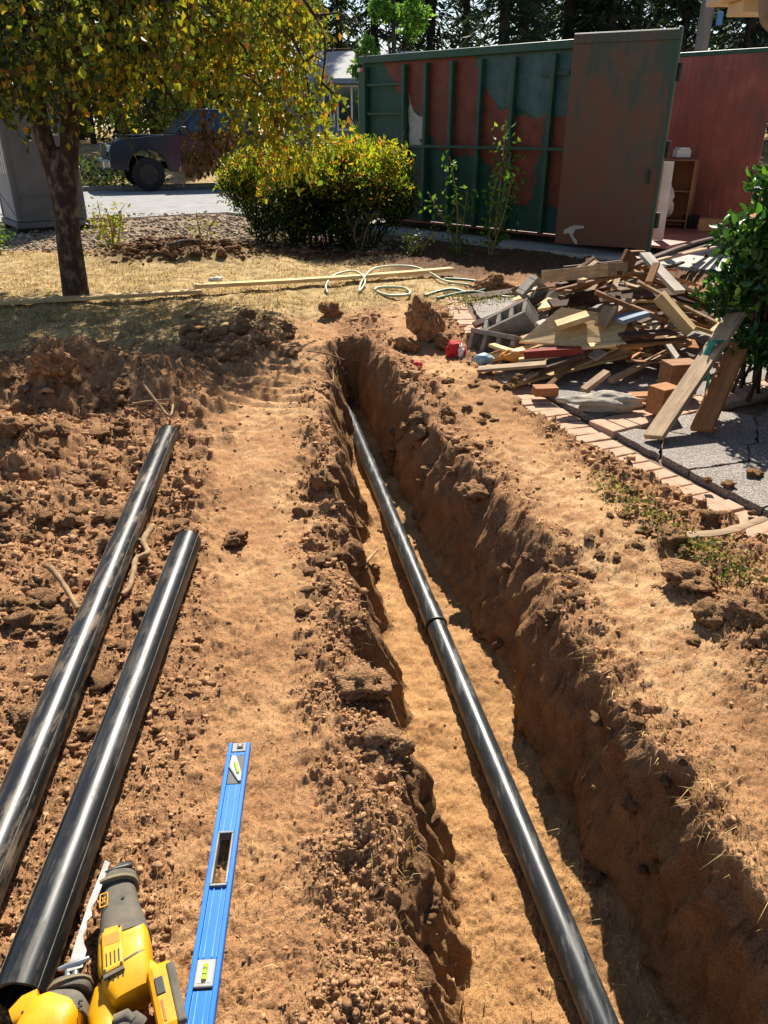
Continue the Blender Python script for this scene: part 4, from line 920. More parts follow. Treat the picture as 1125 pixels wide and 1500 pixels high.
def plank_mesh(L, w, t, broken=False, seed=0):
    """a board along x with slightly bowed, nicked or splintered ends"""
    r = random.Random(seed); mb = MB(); nx = 7
    prof = [(-w/2, -t/2), (w/2, -t/2), (w/2, t/2), (-w/2, t/2)]; bow = r.uniform(-.01, .01)*L; V = []
    for i in range(nx):
        x = -L/2+L*i/(nx-1); dz = bow*(1-(2*i/(nx-1)-1)**2)
        for k, (a, b) in enumerate(prof):
            xx = x
            if broken and i == nx-1: xx += r.uniform(-.35, .3)*w
            V.append((xx, a, b+dz))
    Fc = [(0, 3, 2, 1), tuple(4*(nx-1)+k for k in range(4))]
    for i in range(nx-1):
        for k in range(4): Fc.append((4*i+k, 4*i+(k+1) % 4, 4*(i+1)+(k+1) % 4, 4*(i+1)+k))
    mb.add(V, Fc); return mb
def plank(name, A, B, w, t, mat, label, cat='board', group=None, roll=0.0, broken=False, bev=.003):
    A = Vector(A); B = Vector(B); d = B-A; L = d.length; x = d/L; y = Vector((0, 0, 1)).cross(x)
    if y.length < .02: y = Vector((0, 1, 0))
    y.normalize(); z = x.cross(y); R = Matrix((x, y, z)).transposed() @ Matrix.Rotation(roll, 3, 'X')
    o = plank_mesh(L, w, t, broken, len(bpy.data.objects)).obj(name, WD[mat], bevel=bev)
    o.matrix_world = Matrix.Translation((A+B)/2) @ R.to_4x4(); return tag(o, label, cat, group)
def ph(u, v, lift=.02): return hit(u, v, pile, lift)
def pk(u1, v1, u2, v2, w, t, mat, label, l1=.03, l2=.03, roll=0, broken=False, cat='board'):
    return plank('scrap_board', ph(u1, v1, l1), ph(u2, v2, l2), w, t, mat, label, cat, None, roll, broken)
# hidden bulk of the heap first: many odd lengths lying every way
bulk = [('dark', 'dark weathered offcut buried in the lumber heap'), ('brown', 'brown splintered offcut in the lumber heap'), ('grey', 'grey weathered offcut in the lumber heap'),
        ('pale', 'pale sawn offcut in the lumber heap'), ('orange', 'orange-toned offcut in the lumber heap'), ('white', 'white painted offcut in the lumber heap')]
rb = random.Random(4)
for i in range(170):
    k = rb.choices(range(6), [4, 8, 5, 8, 3, 1.2])[0]; m_, lab = bulk[k]
    if i < 105: x = rb.gauss(1.95, .52); yy = rb.gauss(6.45, .62)
    else: x = rb.gauss(1.55, .42); yy = rb.gauss(5.45, .34)
    if x < 1.2 or yy < 4.95: continue
    L = rb.choice([.2, .35, .5, .7, .9, 1.15]); a = rb.gauss(.35, .5) if i % 4 else rb.uniform(0, 3.14)
    dx, dy = math.cos(a)*L/2, math.sin(a)*L/2; f = rb.uniform(.35, 1.02) if i < 105 else rb.uniform(.15, .72)
    A = Vector((x-dx, yy-dy, float(pile(x-dx, yy-dy))*f+.02)); B = Vector((x+dx, yy+dy, float(pile(x+dx, yy+dy))*f+.03))
    plank('scrap_board', A, B, rb.choice([.03, .04, .06, .08, .10]), rb.choice([.010, .014, .02, .03]), m_, lab, 'board', 'offcuts filling the lumber heap', rb.uniform(-.5, .5), rb.random() < .5)
# plywood sheet and named pieces
q = [ph(760, 503, .05), ph(905, 512, .05), ph(922, 468, .05), ph(822, 452, .05)]
mb = MB(); mb.add([p+Vector((0, 0, .012)) for p in q]+[p for p in q], [(0, 1, 2, 3), (7, 6, 5, 4), (0, 4, 5, 1), (1, 5, 6, 2), (2, 6, 7, 3), (3, 7, 4, 0)])
tag(mb.obj('plywood_sheet', WD['pale'], bevel=.002), 'pale pointed plywood sheet lying on the front of the lumber heap', 'plywood')
pk(815, 477, 862, 462, .17, .035, 'pale', 'short thick pale board resting on the plywood sheet', .10, .11)
pk(880, 478, 895, 450, .10, .03, 'grey', 'grey block end propped behind the short board on the plywood', .08, .12)
pk(965, 433, 1012, 486, .13, .07, 'pale', 'thick pale yellow beam pointing towards us at the right of the heap', .16, .10)
pk(768, 519, 852, 514, .07, .05, 'red', 'red-painted board along the front edge of the heap', .08, .08)
pk(700, 541, 800, 533, .10, .02, 'grey', 'grey board sticking out left at the foot of the heap', .03, .09)
pk(806, 404, 905, 394, .16, .09, 'grey', 'thick pale-topped beam at the upper left of the heap', .10, .12)
pk(944, 372, 996, 428, .09, .03, 'white', 'light grey board slanting down at the top of the heap', .10, .08)
pk(872, 428, 978, 470, .06, .03, 'brown', 'long narrow brown strip slanting across the heap', .15, .12)
for i, (u1, v1, u2, v2, m_, lab) in enumerate([
    (818, 418, 1062, 350, 'dark', 'longest dark lath along the back of the heap'), (830, 428, 1030, 364, 'brown', 'brown lath below the longest dark lath at the back'),
    (822, 436, 1000, 384, 'dark', 'dark lath third down in the bundle at the back'), (850, 412, 1048, 362, 'grey', 'grey lath on top of the bundle at the back'),
    (815, 426, 930, 398, 'brown', 'short brown lath at the left of the bundle'), (905, 400, 1070, 345, 'dark', 'dark lath reaching furthest right behind the heap')]):
    pk(u1, v1, u2, v2, .05, .025, m_, lab, .06+.02*(i % 3), .10+.03*(i % 2))
pk(910, 405, 925, 372, .12, .03, 'brown', 'brown board standing on edge near the top of the heap', .05, .16, 1.2)
pk(950, 415, 962, 385, .05, .03, 'orange', 'splintered orange strip near the top of the heap', .08, .16, 0, True)
pk(905, 470, 945, 458, .12, .03, 'blue', 'blue-grey painted board piece in the middle of the heap', .12, .12)
pk(910, 492, 985, 486, .10, .02, 'dark', 'dark flat board right of the plywood sheet', .10, .10)
pk(900, 505, 1005, 498, .09, .018, 'brown', 'brown board lying flat below the dark board', .08, .08)
pk(850, 508, 915, 502, .09, .02, 'pale', 'narrow pale slat on the near edge of the plywood', .075, .075)
pk(985, 470, 1050, 490, .07, .025, 'pale', 'pale slat poking out to the right of the thick beam', .08, .05)
pk(780, 545, 850, 520, .09, .03, 'dark', 'dark board leaning under the front of the heap', .03, .06)
pk(760, 560, 790, 542, .05, .02, 'grey', 'short grey stick at the front left foot of the heap', .02, .04)
pk(855, 572, 890, 545, .06, .03, 'grey', 'grey broken board leaning in the hollow of the heap', .02, .10)
pk(760, 527, 822, 520, .05, .02, 'pale', 'pale strip lying beside the red-painted board', .05, .06)
pk(985, 415, 1050, 440, .10, .02, 'white', 'white painted panel piece at the back right of the heap', .05, .05)
pk(720, 505, 770, 520, .06, .02, 'pale', 'thin pale strip between the blocks and the plywood', .03, .04)
def block(u, v, L, w, h, rz, mat, label, lift=0, tilt=0):
    p = hit(u, v, lambda x, y: .04+0*x); mb = MB(); mb.box((0, 0, 0), (L, w, h)); o = mb.obj('wood_block', WD[mat], bevel=.004)
    o.location = (p.x, p.y, p.z+h/2+lift); o.rotation_euler = (tilt, 0, rz); return tag(o, label, 'block')
block(798, 578, .15, .09, .055, .1, 'orange', 'small orange wood block on the terrace edge below the heap')
block(968, 604, .14, .12, .16, .5, 'orange', 'cubic orange wood block behind the leaning plank')
block(940, 588, .16, .09, .05, .1, 'orange', 'flat orange block beside the cubic block')
block(990, 575, .20, .14, .20, .2, 'brown', 'brown block in shadow behind the cubic block')
# two long planks leaning on the heap with a green strap
A = at(957, 641, .05); B = Vector((A.x+.62, A.y+.68, .56)); plank('leaning_plank', A, B, .115, .03, 'grey', 'long grey-brown plank leaning up towards the laurel with a green strap', 'plank', None, -.25)
A2 = at(1027, 630, .05); B2 = Vector((A2.x+.36, A2.y+.52, .42)); plank('leaning_plank', A2, B2, .12, .03, 'orange', 'shorter splintered orange plank leaning beside the long strapped plank', 'plank', None, -.2, True)
M['strap'] = mottled('green_strap', srgb(24, 120, 96), srgb(40, 146, 118), 10, .6, .2, .002, 80)
mb = MB(); s1 = A.lerp(B, .72); mb.tube([s1+Vector((-.07, -.05, -.05)), s1+Vector((-.03, -.03, .035)), s1+Vector((.05, .0, .035)), s1+Vector((.10, .05, .03)), s1+Vector((.16, .12, .0))], [.022]*5, 8, ry=.006)
mb.tube([s1+Vector((-.06, -.05, -.04)), s1+Vector((-.02, -.05, -.16)), s1+Vector((-.01, -.04, -.32)), Vector((s1.x-.02, s1.y-.06, .06))], [.018]*4, 8, ry=.006)
tag(mb.obj('strap', M['strap'], auto=50), 'green strap looped around the long leaning plank', 'strap')
# rolled sheet
M['felt'] = mottled('stiff_grey_sheet', srgb(132, 122, 108), srgb(180, 170, 152), 9, .9, .6, .01, 30)
p0 = at(887, 588, .08); blob('rolled_sheet', (p0.x, p0.y, .075), (.21, .065, .045), M['felt'], 31, 'crumpled grey rolled sheet at the front foot of the heap', 'sheet', .55, 4)
# hollow concrete blocks
M['cmu'] = mottled('concrete_block', srgb(118, 112, 102), srgb(158, 150, 138), 12, .95, .6, .006, 90)
def cinder(loc, rot, label):
    t = empty('concrete_block', loc, 0, label, 'block', 'hollow concrete blocks'); t.rotation_euler = rot
    L, W, Hh, w = .39, .19, .19, .034
    def part(nm, c, d): mb = MB(); mb.box(c, d); mb.obj(nm, M['cmu'], t, True, bevel=.006)
    part('face_shell', (0, W/2-w/2, 0), (L, w, Hh)); part('face_shell', (0, -W/2+w/2, 0), (L, w, Hh))
    for x in (-L/2+w/2, -.058, .058, L/2-w/2): part('web', (x, 0, 0), (w, W-2*w-.0005, Hh-.002))
p = at(735, 492, .05); cinder((p.x+.06, p.y-.02, .15), (math.radians(28), math.radians(-30), math.radians(-28)), 'hollow concrete block tipped with its cells facing up beside the heap')
p = at(792, 470, .05); cinder((p.x, p.y+.05, .22), (math.radians(88), math.radians(42), math.radians(8)), 'hollow concrete block standing on its corner behind the tipped block')
p = at(722, 512, .05); cinder((p.x+.02, p.y-.02, .08), (math.radians(70), 0, math.radians(-40)), 'hollow concrete block lowest of the three by the curved edging')
# rags and scraps
M['rag_red'] = mottled('red_cloth', srgb(176, 26, 34), srgb(206, 44, 48), 8, .8, .3, .003, 60); M['rag_white'] = mottled('white_cloth', srgb(206, 202, 198), srgb(228, 226, 222), 8, .8, .3, .003, 60)
p = hit(671, 522); t = empty('rag', p, 0, 'crumpled red and white rag on the soil near the brick edging', 'rag')
def ragpart(nm, mat, off, r, sd):
    v, f = ico(3); a = np.array([(Vector(q)*(1+.6*mnoise.noise(Vector(q)*2+Vector((sd, 0, 0)))+.5*abs(mnoise.noise(Vector(q)*4+Vector((0, sd, 0))))))[:] for q in v])*np.array(r)+np.array(off)
    link(nm, np_mesh(nm, a, f, None, True), mat, t, True)
ragpart('red_cloth', M['rag_red'], (-.025, .02, .045), (.055, .04, .055), 2); ragpart('white_cloth', M['rag_white'], (.018, -.012, .032), (.022, .035, .052), 8); ragpart('red_stripe', M['rag_red'], (.046, -.014, .022), (.012, .03, .038), 5); ragpart('white_cloth', M['rag_white'], (.066, -.02, .015), (.016, .03, .028), 11)
p = hit(612, 537); blob('red_cap', p+Vector((0, 0, .015)), (.035, .025, .022), M['rag_red'], 6, 'small red plastic cap on the soil beyond the trench', 'cap', .2, 3)
M['orange_film'] = mottled('orange_film', srgb(206, 130, 40), srgb(224, 156, 66), 8, .5, .2, .003, 50); M['blue_film'] = mottled('blue_scrap', srgb(110, 150, 168), srgb(150, 180, 190), 8, .5, .2, .003, 50)
p = hit(755, 527, pile); blob('wrapper', p+Vector((0, 0, .03)), (.10, .05, .04), M['orange_film'], 12, 'orange plastic wrapper beside the red-painted board', 'wrapper', .5, 3)
p = hit(707, 530); blob('scrap', p+Vector((0, 0, .02)), (.06, .04, .035), M['blue_film'], 15, 'pale blue scrap at the left foot of the heap', 'scrap', .5, 3)
p = hit(317, 410); blob('paper_scrap', p+Vector((0, 0, .01)), (.07, .04, .02), M['rag_white'], 18, 'white paper scrap in front of the dark soil heap', 'scrap', .5, 3)

# ------------------------------------------------------------------ boards and hose on the lawn
def on(u, v, l=.02): p = hit(u, v); return p+Vector((0, 0, l))
plank('lawn_board', on(-70, 455, .05), on(296, 434, .05), .10, .035, 'pale', 'long pale board on the lawn in front of the tree trunk', 'board')
plank('lawn_board', on(285, 431, .08), on(662, 402, .06), .10, .035, 'pale', 'long pale board on the lawn under the pale green hose', 'board')
M['hose'] = mottled('pale_green_hose', srgb(148, 160, 122), srgb(186, 194, 156), 8, .45, 0); M['hose_dark'] = mottled('dark_green_hose', srgb(44, 92, 66), srgb(74, 122, 90), 8, .45, 0)
def smooth_path(P, k=8):
    P = [Vector(p) for p in P]; out = []
    for i in range(len(P)-1):
        p0, p1, p2, p3 = P[max(i-1, 0)], P[i], P[i+1], P[min(i+2, len(P)-1)]
        for j in range(k):
            t = j/k; out.append(.5*((2*p1)+(-p0+p2)*t+(2*p0-5*p1+4*p2-p3)*t*t+(-p0+3*p1-3*p2+p3)*t**3))
    return out+[P[-1]]
def hose(pix, mat, label, r=.014):
    mb = MB(); mb.tube(smooth_path([on(u, v, l) for u, v, l in pix]), r, 8); tag(mb.obj('garden_hose', mat, auto=60), label, 'hose')
hose([(480, 432, .02), (478, 424, .05), (492, 415, .09), (520, 410, .09), (535, 418, .05), (526, 430, .02), (532, 416, .05), (552, 406, .10), (600, 402, .09), (630, 408, .06), (652, 416, .03), (690, 422, .03)], M['hose'], 'pale green garden hose looped over the board on the lawn', .011)
hose([(548, 428, .02), (556, 424, .02), (590, 426, .03), (600, 434, .02), (570, 436, .02), (552, 430, .02)], M['hose'], 'small loop of pale green hose on the bare edge of the lawn')
hose([(622, 436, .02), (660, 428, .03), (690, 432, .02), (720, 424, .04), (690, 418, .05), (652, 414, .04)], M['hose_dark'], 'dark green hose coiled beside the weeds')
hose([(640, 440, .02), (690, 432, .03), (740, 438, .02), (790, 436, .02), (830, 430, .02)], M['hose_dark'], 'dark green hose running right towards the lumber heap')
p = hit(723, 424); o = bpy.data.objects.new('stone', CLODS[1]); COL.objects.link(o); o.location = p+Vector((0, 0, .06)); o.scale = (.17, .14, .12); tag(o, 'dark stone among the weeds where the hose bends', 'stone')

# ------------------------------------------------------------------ sticks and roots
def stick(name, pix, r, mat, label, cat='stick', ry=None):
    mb = MB(); pts = smooth_path([on(u, v, l) for u, v, l in pix], 5); n = len(pts); rr = [r*(1-.35*i/n)*(1+.12*math.sin(i*2.3)) for i in range(n)]
    mb.tube(pts, rr, 9, ry=ry); return tag(mb.obj(name, mat, auto=60), label, cat)
stick('stick', [(76, 842, .03), (95, 868, .04), (117, 906, .04)], .012, M['twig'], 'bent brown stick leaning against the longer pipe')
stick('stake', [(520, 838, -.01), (553, 817, .05)], .010, M['twig'], 'pale wooden stake jutting from the left trench lip', 'stake')
stick('root', [(225, 788, .05), (212, 806, .04), (218, 820, .03), (202, 832, .04), (197, 848, .03), (190, 868, .02), (180, 878, .02)], .014, M['twig'], 'gnarled pale root lying between the two loose pipes', 'root')
stick('root', [(214, 806, .04), (202, 806, .04), (198, 820, .03)], .010, M['twig'], 'short forked root beside the gnarled root', 'root')
stick('stick', [(196, 604, .05), (225, 602, .06), (252, 600, .06)], .008, M['twig'], 'thin level stick behind the far end of the longer pipe')
stick('stick', [(214, 584, .08), (232, 606, .07), (250, 622, .05), (256, 612, .08)], .009, M['twig'], 'crooked twig hooked over the far end of the longer pipe')
stick('root', [(450, 520, .03), (480, 528, .05), (510, 534, .03), (532, 530, .02)], .006, M['twig'], 'long thin root across the far end of the trench', 'root')
stick('root', [(478, 527, .03), (488, 548, .0), (486, 575, -.02)], .005, M['twig'], 'thin root hanging down into the far end of the trench', 'root')
stick('root', [(505, 552, .02), (520, 542, .04), (534, 538, .02)], .004, M['twig'], 'fine root beside the long root at the trench end', 'root')
stick('bark_strip', [(1000, 790, .02), (1060, 788, .03), (1118, 768, .03)], .028, WD['grey'], 'flat strip of bark lying across the brick edging', 'bark', .006)
stick('log', [(250, 372, .08), (275, 368, .10), (295, 365, .08)], .05, M['bark'], 'short log on top of the dark soil heap', 'log')

# ------------------------------------------------------------------ foliage helpers
def unit(a): return a/np.maximum(np.linalg.norm(a, axis=1, keepdims=True), 1e-9)
def leaf_mesh(name, P, D, size, cols, width=.45, fold=.18, six=False, r=None):
    """one small folded blade per point: P base, D axis, size length"""
    r = r or RNG; n = len(P); D = unit(D); rnd = unit(r.normal(size=(n, 3))); S = unit(np.cross(D, rnd)); Nn = np.cross(S, D)
    L = size[:, None]; w = L*width*r.uniform(.8, 1.2, (n, 1))
    if six:
        vs = [P, P+D*L*.3+S*w*.5+Nn*L*fold, P+D*L*.7+S*w*.42+Nn*L*fold*.8, P+D*L-Nn*L*.08, P+D*L*.7-S*w*.42+Nn*L*fold*.8, P+D*L*.3-S*w*.5+Nn*L*fold, P+D*L*.35, P+D*L*.7]
        V = np.stack(vs, 1).reshape(-1, 3); k = 8; b = (np.arange(n)*k)[:, None]
        F = [np.concatenate([b+np.array([[0, 1, 6]]), b+np.array([[0, 6, 5]]), b+np.array([[2, 3, 7]]), b+np.array([[7, 3, 4]])]), np.concatenate([b+np.array([[1, 2, 7, 6]]), b+np.array([[6, 7, 4, 5]])])]
    else:
        V = np.stack([P, P+D*L*.45+S*w*.5+Nn*L*fold, P+D*L, P+D*L*.45-S*w*.5+Nn*L*fold], 1).reshape(-1, 3); k = 4; b = (np.arange(n)*k)[:, None]
        F = np.concatenate([b+np.array([[0, 1, 2]]), b+np.array([[0, 2, 3]])])
    C = np.repeat(np.concatenate([cols, np.ones((n, 1))], 1), k, 0)
    return np_mesh(name, V, F, C, False)
def mixcols(r, n, table):
    c = np.array([srgb(*t[1])[:3] for t in table]); w = np.array([t[0] for t in table], float); i = r.choice(len(table), n, p=w/w.sum())
    return np.clip(c[i]*r.uniform(.7, 1.3, (n, 1)), 0, 1)
def in_blobs(r, blobs, n, shell=.55):
    vol = np.array([b[3]**2.2 for b in blobs]); i = r.choice(len(blobs), n, p=vol/vol.sum()); B = np.array(blobs, float)[i]
    d = unit(r.normal(size=(n, 3))); rad = B[:, 3]*(r.random(n)**shell); return B[:, :3]+d*rad[:, None]*np.array([1, 1, .85]), i

# ------------------------------------------------------------------ garden tree in front
TREE_B = hit(112, 438); TY = TREE_B.y
tree = empty('garden_tree', TREE_B, 0, 'forked garden tree with yellowing drooping leaves at the upper left', 'tree')
def tp(u, v, dy=0): return aty(u, v, TY+dy)
mb = MB()
fork = tp(88, 238)
mb.tube(smooth_path([TREE_B+Vector((0, 0, -.15)), tp(110, 420), tp(100, 345), tp(95, 300), fork, tp(85, 215)], 5), np.interp(np.linspace(0, 1, 26), [0, .12, .4, .75, 1], [.165, .125, .108, .112, .05]), 16)
mb.tube(smooth_path([tp(90, 285), tp(68, 215), tp(54, 150, .05), tp(50, 80, .1), tp(40, -10, .2), tp(20, -120, .3), tp(10, -300, .4)], 5), np.linspace(.086, .04, 31), 14)
mb.tube(smooth_path([tp(98, 285), tp(102, 205), tp(101, 130), tp(102, 60, -.1), tp(112, -30, -.2), tp(130, -150, -.3), tp(150, -330, -.4)], 5), np.linspace(.086, .04, 31), 14)
trunk = mb.obj('trunk', M['bark'], tree, smooth=True)
tr_r = np.random.default_rng(3)
mb = MB(); tips = []
for (u0, v0, pts) in [(100, 90, [(180, 20), (270, 0), (350, 60), (390, 140)]), (102, 40, [(200, -30), (330, -20), (430, 60), (455, 150)]), (100, 110, [(150, 70), (210, 90), (250, 140), (280, 200)]),
                      (56, 110, [(20, 80), (-40, 90), (-90, 140)]), (48, 60, [(100, 10), (160, 60), (175, 150), (180, 200)]), (104, 20, [(240, -80), (380, -60), (470, 40), (470, 130)]),
                      (45, 20, [(-20, -20), (-100, 30), (-140, 120)]), (110, -20, [(200, -120), (300, -140), (390, -100)]), (30, -60, [(-60, -150), (-150, -140)])]:
    dy = tr_r.uniform(-.3, .9); n = len(pts); P = [tp(u0, v0)]+[tp(u, v, dy*(i+1)/n) for i, (u, v) in enumerate(pts)]
    sp = smooth_path(P, 6); mb.tube(sp, np.linspace(.030, .005, len(sp)), 7); tips.append(sp)
    for j in range(5, len(sp), 3):
        q = sp[j]; e = q+Vector((tr_r.uniform(-.45, .45), tr_r.uniform(-.45, .45), tr_r.uniform(-.5, .1))); mb.tube([q, q.lerp(e, .5)+Vector((0, 0, .05)), e], [.012, .008, .003], 5)
mb.obj('branches', M['bark'], tree, smooth=True)
blobs = []
def bl(u, v, dy, r): p = tp(u, v, dy); blobs.append((p.x, p.y, p.z, r))
for a in [(20, 30, 0, .75), (20, 110, -.3, .45), (60, -20, .3, .8), (130, 20, -.3, .7), (140, 110, .2, .45), (150, 180, -.4, .30), (180, 205, -.3, .22), (205, 60, .1, .65), (215, 65, -.3, .36),
          (280, 20, .2, .7), (280, 45, .1, .46), (350, 60, -.2, .65), (365, 135, .1, .50), (385, 195, .1, .42), (425, 70, .2, .42), (430, 150, 0, .45), (440, 210, .2, .28), (400, 0, .2, .6),
          (460, 110, 0, .26), (455, 170, .2, .26), (10, -60, .5, .9), (120, -120, .2, 1.0), (240, -90, .3, .9), (360, -80, 0, .65), (-60, 60, .2, .7), (-70, -60, 0, .9), (-120, 110, .1, .5), (190, -180, .6, .7), (330, 210, -.1, .20), (235, 30, -.8, .5), (60, 60, -.9, .5), (130, 60, -1.0, .45), (175, 140, .3, .3), (60, 70, 1.6, .6), (150, 110, 1.5, .5), (230, 30, 1.9, .65), (300, 40, 1.6, .6), (360, 60, 1.6, .55), (410, 110, 1.2, .45), (110, 20, 2.0, .7), (200, 0, 1.2, .6), (290, 0, 1.0, .6), (350, 10, 1.8, .6), (150, 40, 1.3, .6), (0, 60, 1.6, .7), (60, 20, 1.2, .6), (-30, -10, 1.0, .7), (60, -20, 1.6, .7), (150, -30, 1.8, .7), (240, -20, 2.2, .7), (320, -20, 2.0, .65), (0, 30, 2.2, .7)]: bl(*a)
ntw, npt = 3900, 9; T0, bi = in_blobs(tr_r, blobs, ntw, .5); tdir = unit(tr_r.normal(size=(ntw, 3))*np.array([.75, .75, .35])+np.array([0, 0, -.55])); tlen = tr_r.uniform(.14, .36, (ntw, 1, 1))
fr = (np.arange(npt)/npt)[None, :, None]; P = (T0[:, None, :]+tdir[:, None, :]*fr*tlen+np.array([0, 0, -.10])*fr**2+tr_r.normal(size=(ntw, npt, 3))*.018).reshape(-1, 3); Tp = T0; Td = tdir; Tl = tlen
# the boughs over the street side were lopped: foliage there starts higher
def lopped(Q): return (Q[:, 0] > -2.45) & (Q[:, 0] < -1.45) & (Q[:, 2] < 1.82+.12*np.sin(Q[:, 0]*9))
_ok = ~lopped(Tp+Td*Tl[:, 0]*1.0+np.array([0, 0, -.09])); Tp, Td, Tl = Tp[_ok], Td[_ok], Tl[_ok]; ntw = len(Tp); P = P[~lopped(P)]; nl = len(P)
Dn = tr_r.normal(size=(nl, 3))*.55+np.array([0, 0, -.75]); xr_ = np.clip((P[:, 0]+3.6)/2.8, 0, 1)
c1 = mixcols(tr_r, nl, [(4, (58, 74, 32)), (3, (80, 94, 38)), (1.2, (126, 124, 46)), (.3, (140, 100, 48))]); c2 = mixcols(tr_r, nl, [(3, (182, 164, 40)), (3, (150, 150, 46)), (3.5, (110, 128, 46)), (.6, (190, 136, 48)), (.3, (132, 88, 48))])
pick = (tr_r.random(nl) < xr_*1.1)[:, None]; cc = np.where(pick, c2, c1)
link('crown', leaf_mesh('crown', P, Dn, tr_r.uniform(.032, .085, nl), cc, .72, .16, False, tr_r), M['leaf'], tree)
mb = MB()
for k in range(0, ntw, 2):
    p = Vector(Tp[k]); e = p+Vector(Td[k]*Tl[k, 0]); mb.tube([p, p.lerp(e, .5)+Vector((0, 0, .01)), e+Vector((0, 0, -.09))], [.004, .003, .0015], 3, cap=False)
mb.obj('twigs', M['bark'], tree)
# withered brown spray hanging from a broken bough
blobs_d = []
for u, v, r in ((300, 170, .10), (296, 195, .12), (290, 236, .15), (280, 222, .12), (276, 250, .09), (312, 200, .12), (312, 225, .11), (330, 205, .10)): p = tp(u, v, -.5); blobs_d.append((p.x, p.y, p.z, r))
nd_ = 280; P, _ = in_blobs(tr_r, blobs_d, nd_, .5); link('withered_spray', leaf_mesh('withered_spray', P, tr_r.normal(size=(nd_, 3))*.4+np.array([0, 0, -1]), tr_r.uniform(.04, .08, nd_), mixcols(tr_r, nd_, [(2, (104, 84, 60)), (2, (128, 100, 68)), (1, (80, 64, 48))]), .6, .25, False, tr_r), M['leaf'], tree)

# ------------------------------------------------------------------ shrubs
def shrub(name, base, label, r, blobs, n, size, table_lo, table_hi, zlo, zhi, mat, width, stems, stem_r=.012, up=.3, six=False, group=None, trunk_mat=None):
    t = empty(name, base, 0, label, 'shrub', group); P, _ = in_blobs(r, blobs, n, .42)
    P = P[P[:, 2] > base.z+.02]; n = len(P)
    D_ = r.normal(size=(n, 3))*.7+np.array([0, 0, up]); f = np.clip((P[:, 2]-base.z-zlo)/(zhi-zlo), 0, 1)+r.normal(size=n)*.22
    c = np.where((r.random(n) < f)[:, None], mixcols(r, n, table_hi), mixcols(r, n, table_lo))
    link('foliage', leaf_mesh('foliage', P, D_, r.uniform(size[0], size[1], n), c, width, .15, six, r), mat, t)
    mb = MB()
    for _ in range(stems):
        b = blobs[r.integers(len(blobs))]; g = Vector((base.x+(b[0]-base.x)*.75+r.normal()*.05, base.y+(b[1]-base.y)*.6+r.normal()*.05, base.z-.03)); e = Vector((b[0], b[1], b[2]))+Vector(r.normal(size=3)*b[3]*.5)
        mb.tube([g, g.lerp(e, .5)+Vector((r.normal()*.04, r.normal()*.04, .03)), e], [stem_r, stem_r*.8, stem_r*.4], 5)
    mb.obj('stems', trunk_mat or M['bark'], t, smooth=True); return t
rs = np.random.default_rng(21); nb = hit(455, 362); nb = Vector((-1.0, 11.7, nb.z)); B = []
for i in range(84):
    u = rs.uniform(345, 588); top = np.interp(u, [330, 370, 430, 500, 560, 600], [235, 215, 212, 196, 205, 235]); v = top+24+rs.random()**1.1*118; yy = 11.7+rs.normal()*.45
    if v > 300 and (u < 365 or u > 572): continue
    p = aty(u, v, yy); B.append((p.x, p.y, p.z, rs.uniform(.20, .34)))
for i in range(22):
    p = aty(rs.uniform(425, 520), rs.uniform(228, 330), 11.5+rs.normal()*.25); B.append((p.x, p.y, p.z, rs.uniform(.20, .32)))
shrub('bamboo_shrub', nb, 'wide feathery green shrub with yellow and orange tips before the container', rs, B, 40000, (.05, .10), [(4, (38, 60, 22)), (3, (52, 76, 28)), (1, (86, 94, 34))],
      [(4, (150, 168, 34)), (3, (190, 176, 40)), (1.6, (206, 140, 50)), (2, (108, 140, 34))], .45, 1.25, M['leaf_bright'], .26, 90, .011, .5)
# glossy laurel at the right
rs = np.random.default_rng(33); lbp = Vector((2.46, 4.78, .04)); B = []
for i in range(40):
    a = rs.uniform(0, 6.28); rr = rs.random()**.5*.62; z = rs.uniform(.2, 1.36); rr *= np.interp(z, [.2, .6, 1.0, 1.3], [.8, 1.0, .85, .45]); B.append((lbp.x+.05+rr*math.cos(a), lbp.y+rr*math.sin(a), z, rs.uniform(.12, .20)))
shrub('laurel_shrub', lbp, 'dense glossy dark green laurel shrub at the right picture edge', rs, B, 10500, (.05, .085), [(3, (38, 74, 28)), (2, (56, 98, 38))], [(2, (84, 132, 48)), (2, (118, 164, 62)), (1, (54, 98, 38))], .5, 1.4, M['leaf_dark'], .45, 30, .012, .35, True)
def sapling(base, h, nst, spread, label, nleaf, size, table, r, name='sapling', width=.5, gap=.25):
    t = empty(name, base, 0, label, 'sapling'); mb = MB(); Ps = []
    for k in range(nst):
        e = base+Vector((r.normal()*spread, r.normal()*spread, h*r.uniform(.6, 1.05))); m_ = base.lerp(e, .5)+Vector((r.normal()*.04, r.normal()*.04, .05)); pts = smooth_path([base+Vector((r.normal()*.03, r.normal()*.03, -.03)), m_, e], 8)
        mb.tube(pts, np.linspace(.011, .004, len(pts)), 6)
        for j in range(nleaf//nst):
            f = gap*.5+(1-gap*.5)*r.random(); q = pts[int(f*(len(pts)-1))]; Ps.append(np.array(q)+r.normal(size=3)*.05*np.array([1.6, 1.6, .8]))
    P = np.array(Ps); n = len(P)
    link('foliage', leaf_mesh('foliage', P, r.normal(size=(n, 3))+np.array([0, 0, .1]), r.uniform(size[0], size[1], n), mixcols(r, n, table), width, .15, False, r), M['leaf'], t)
    mb.obj('stems', M['twig'], t, smooth=True)
rs = np.random.default_rng(40); GT = [(3, (84, 124, 44)), (2, (120, 150, 56)), (1, (60, 96, 36))]; YT = [(3, (150, 150, 50)), (2, (120, 140, 50)), (1, (176, 150, 60))]
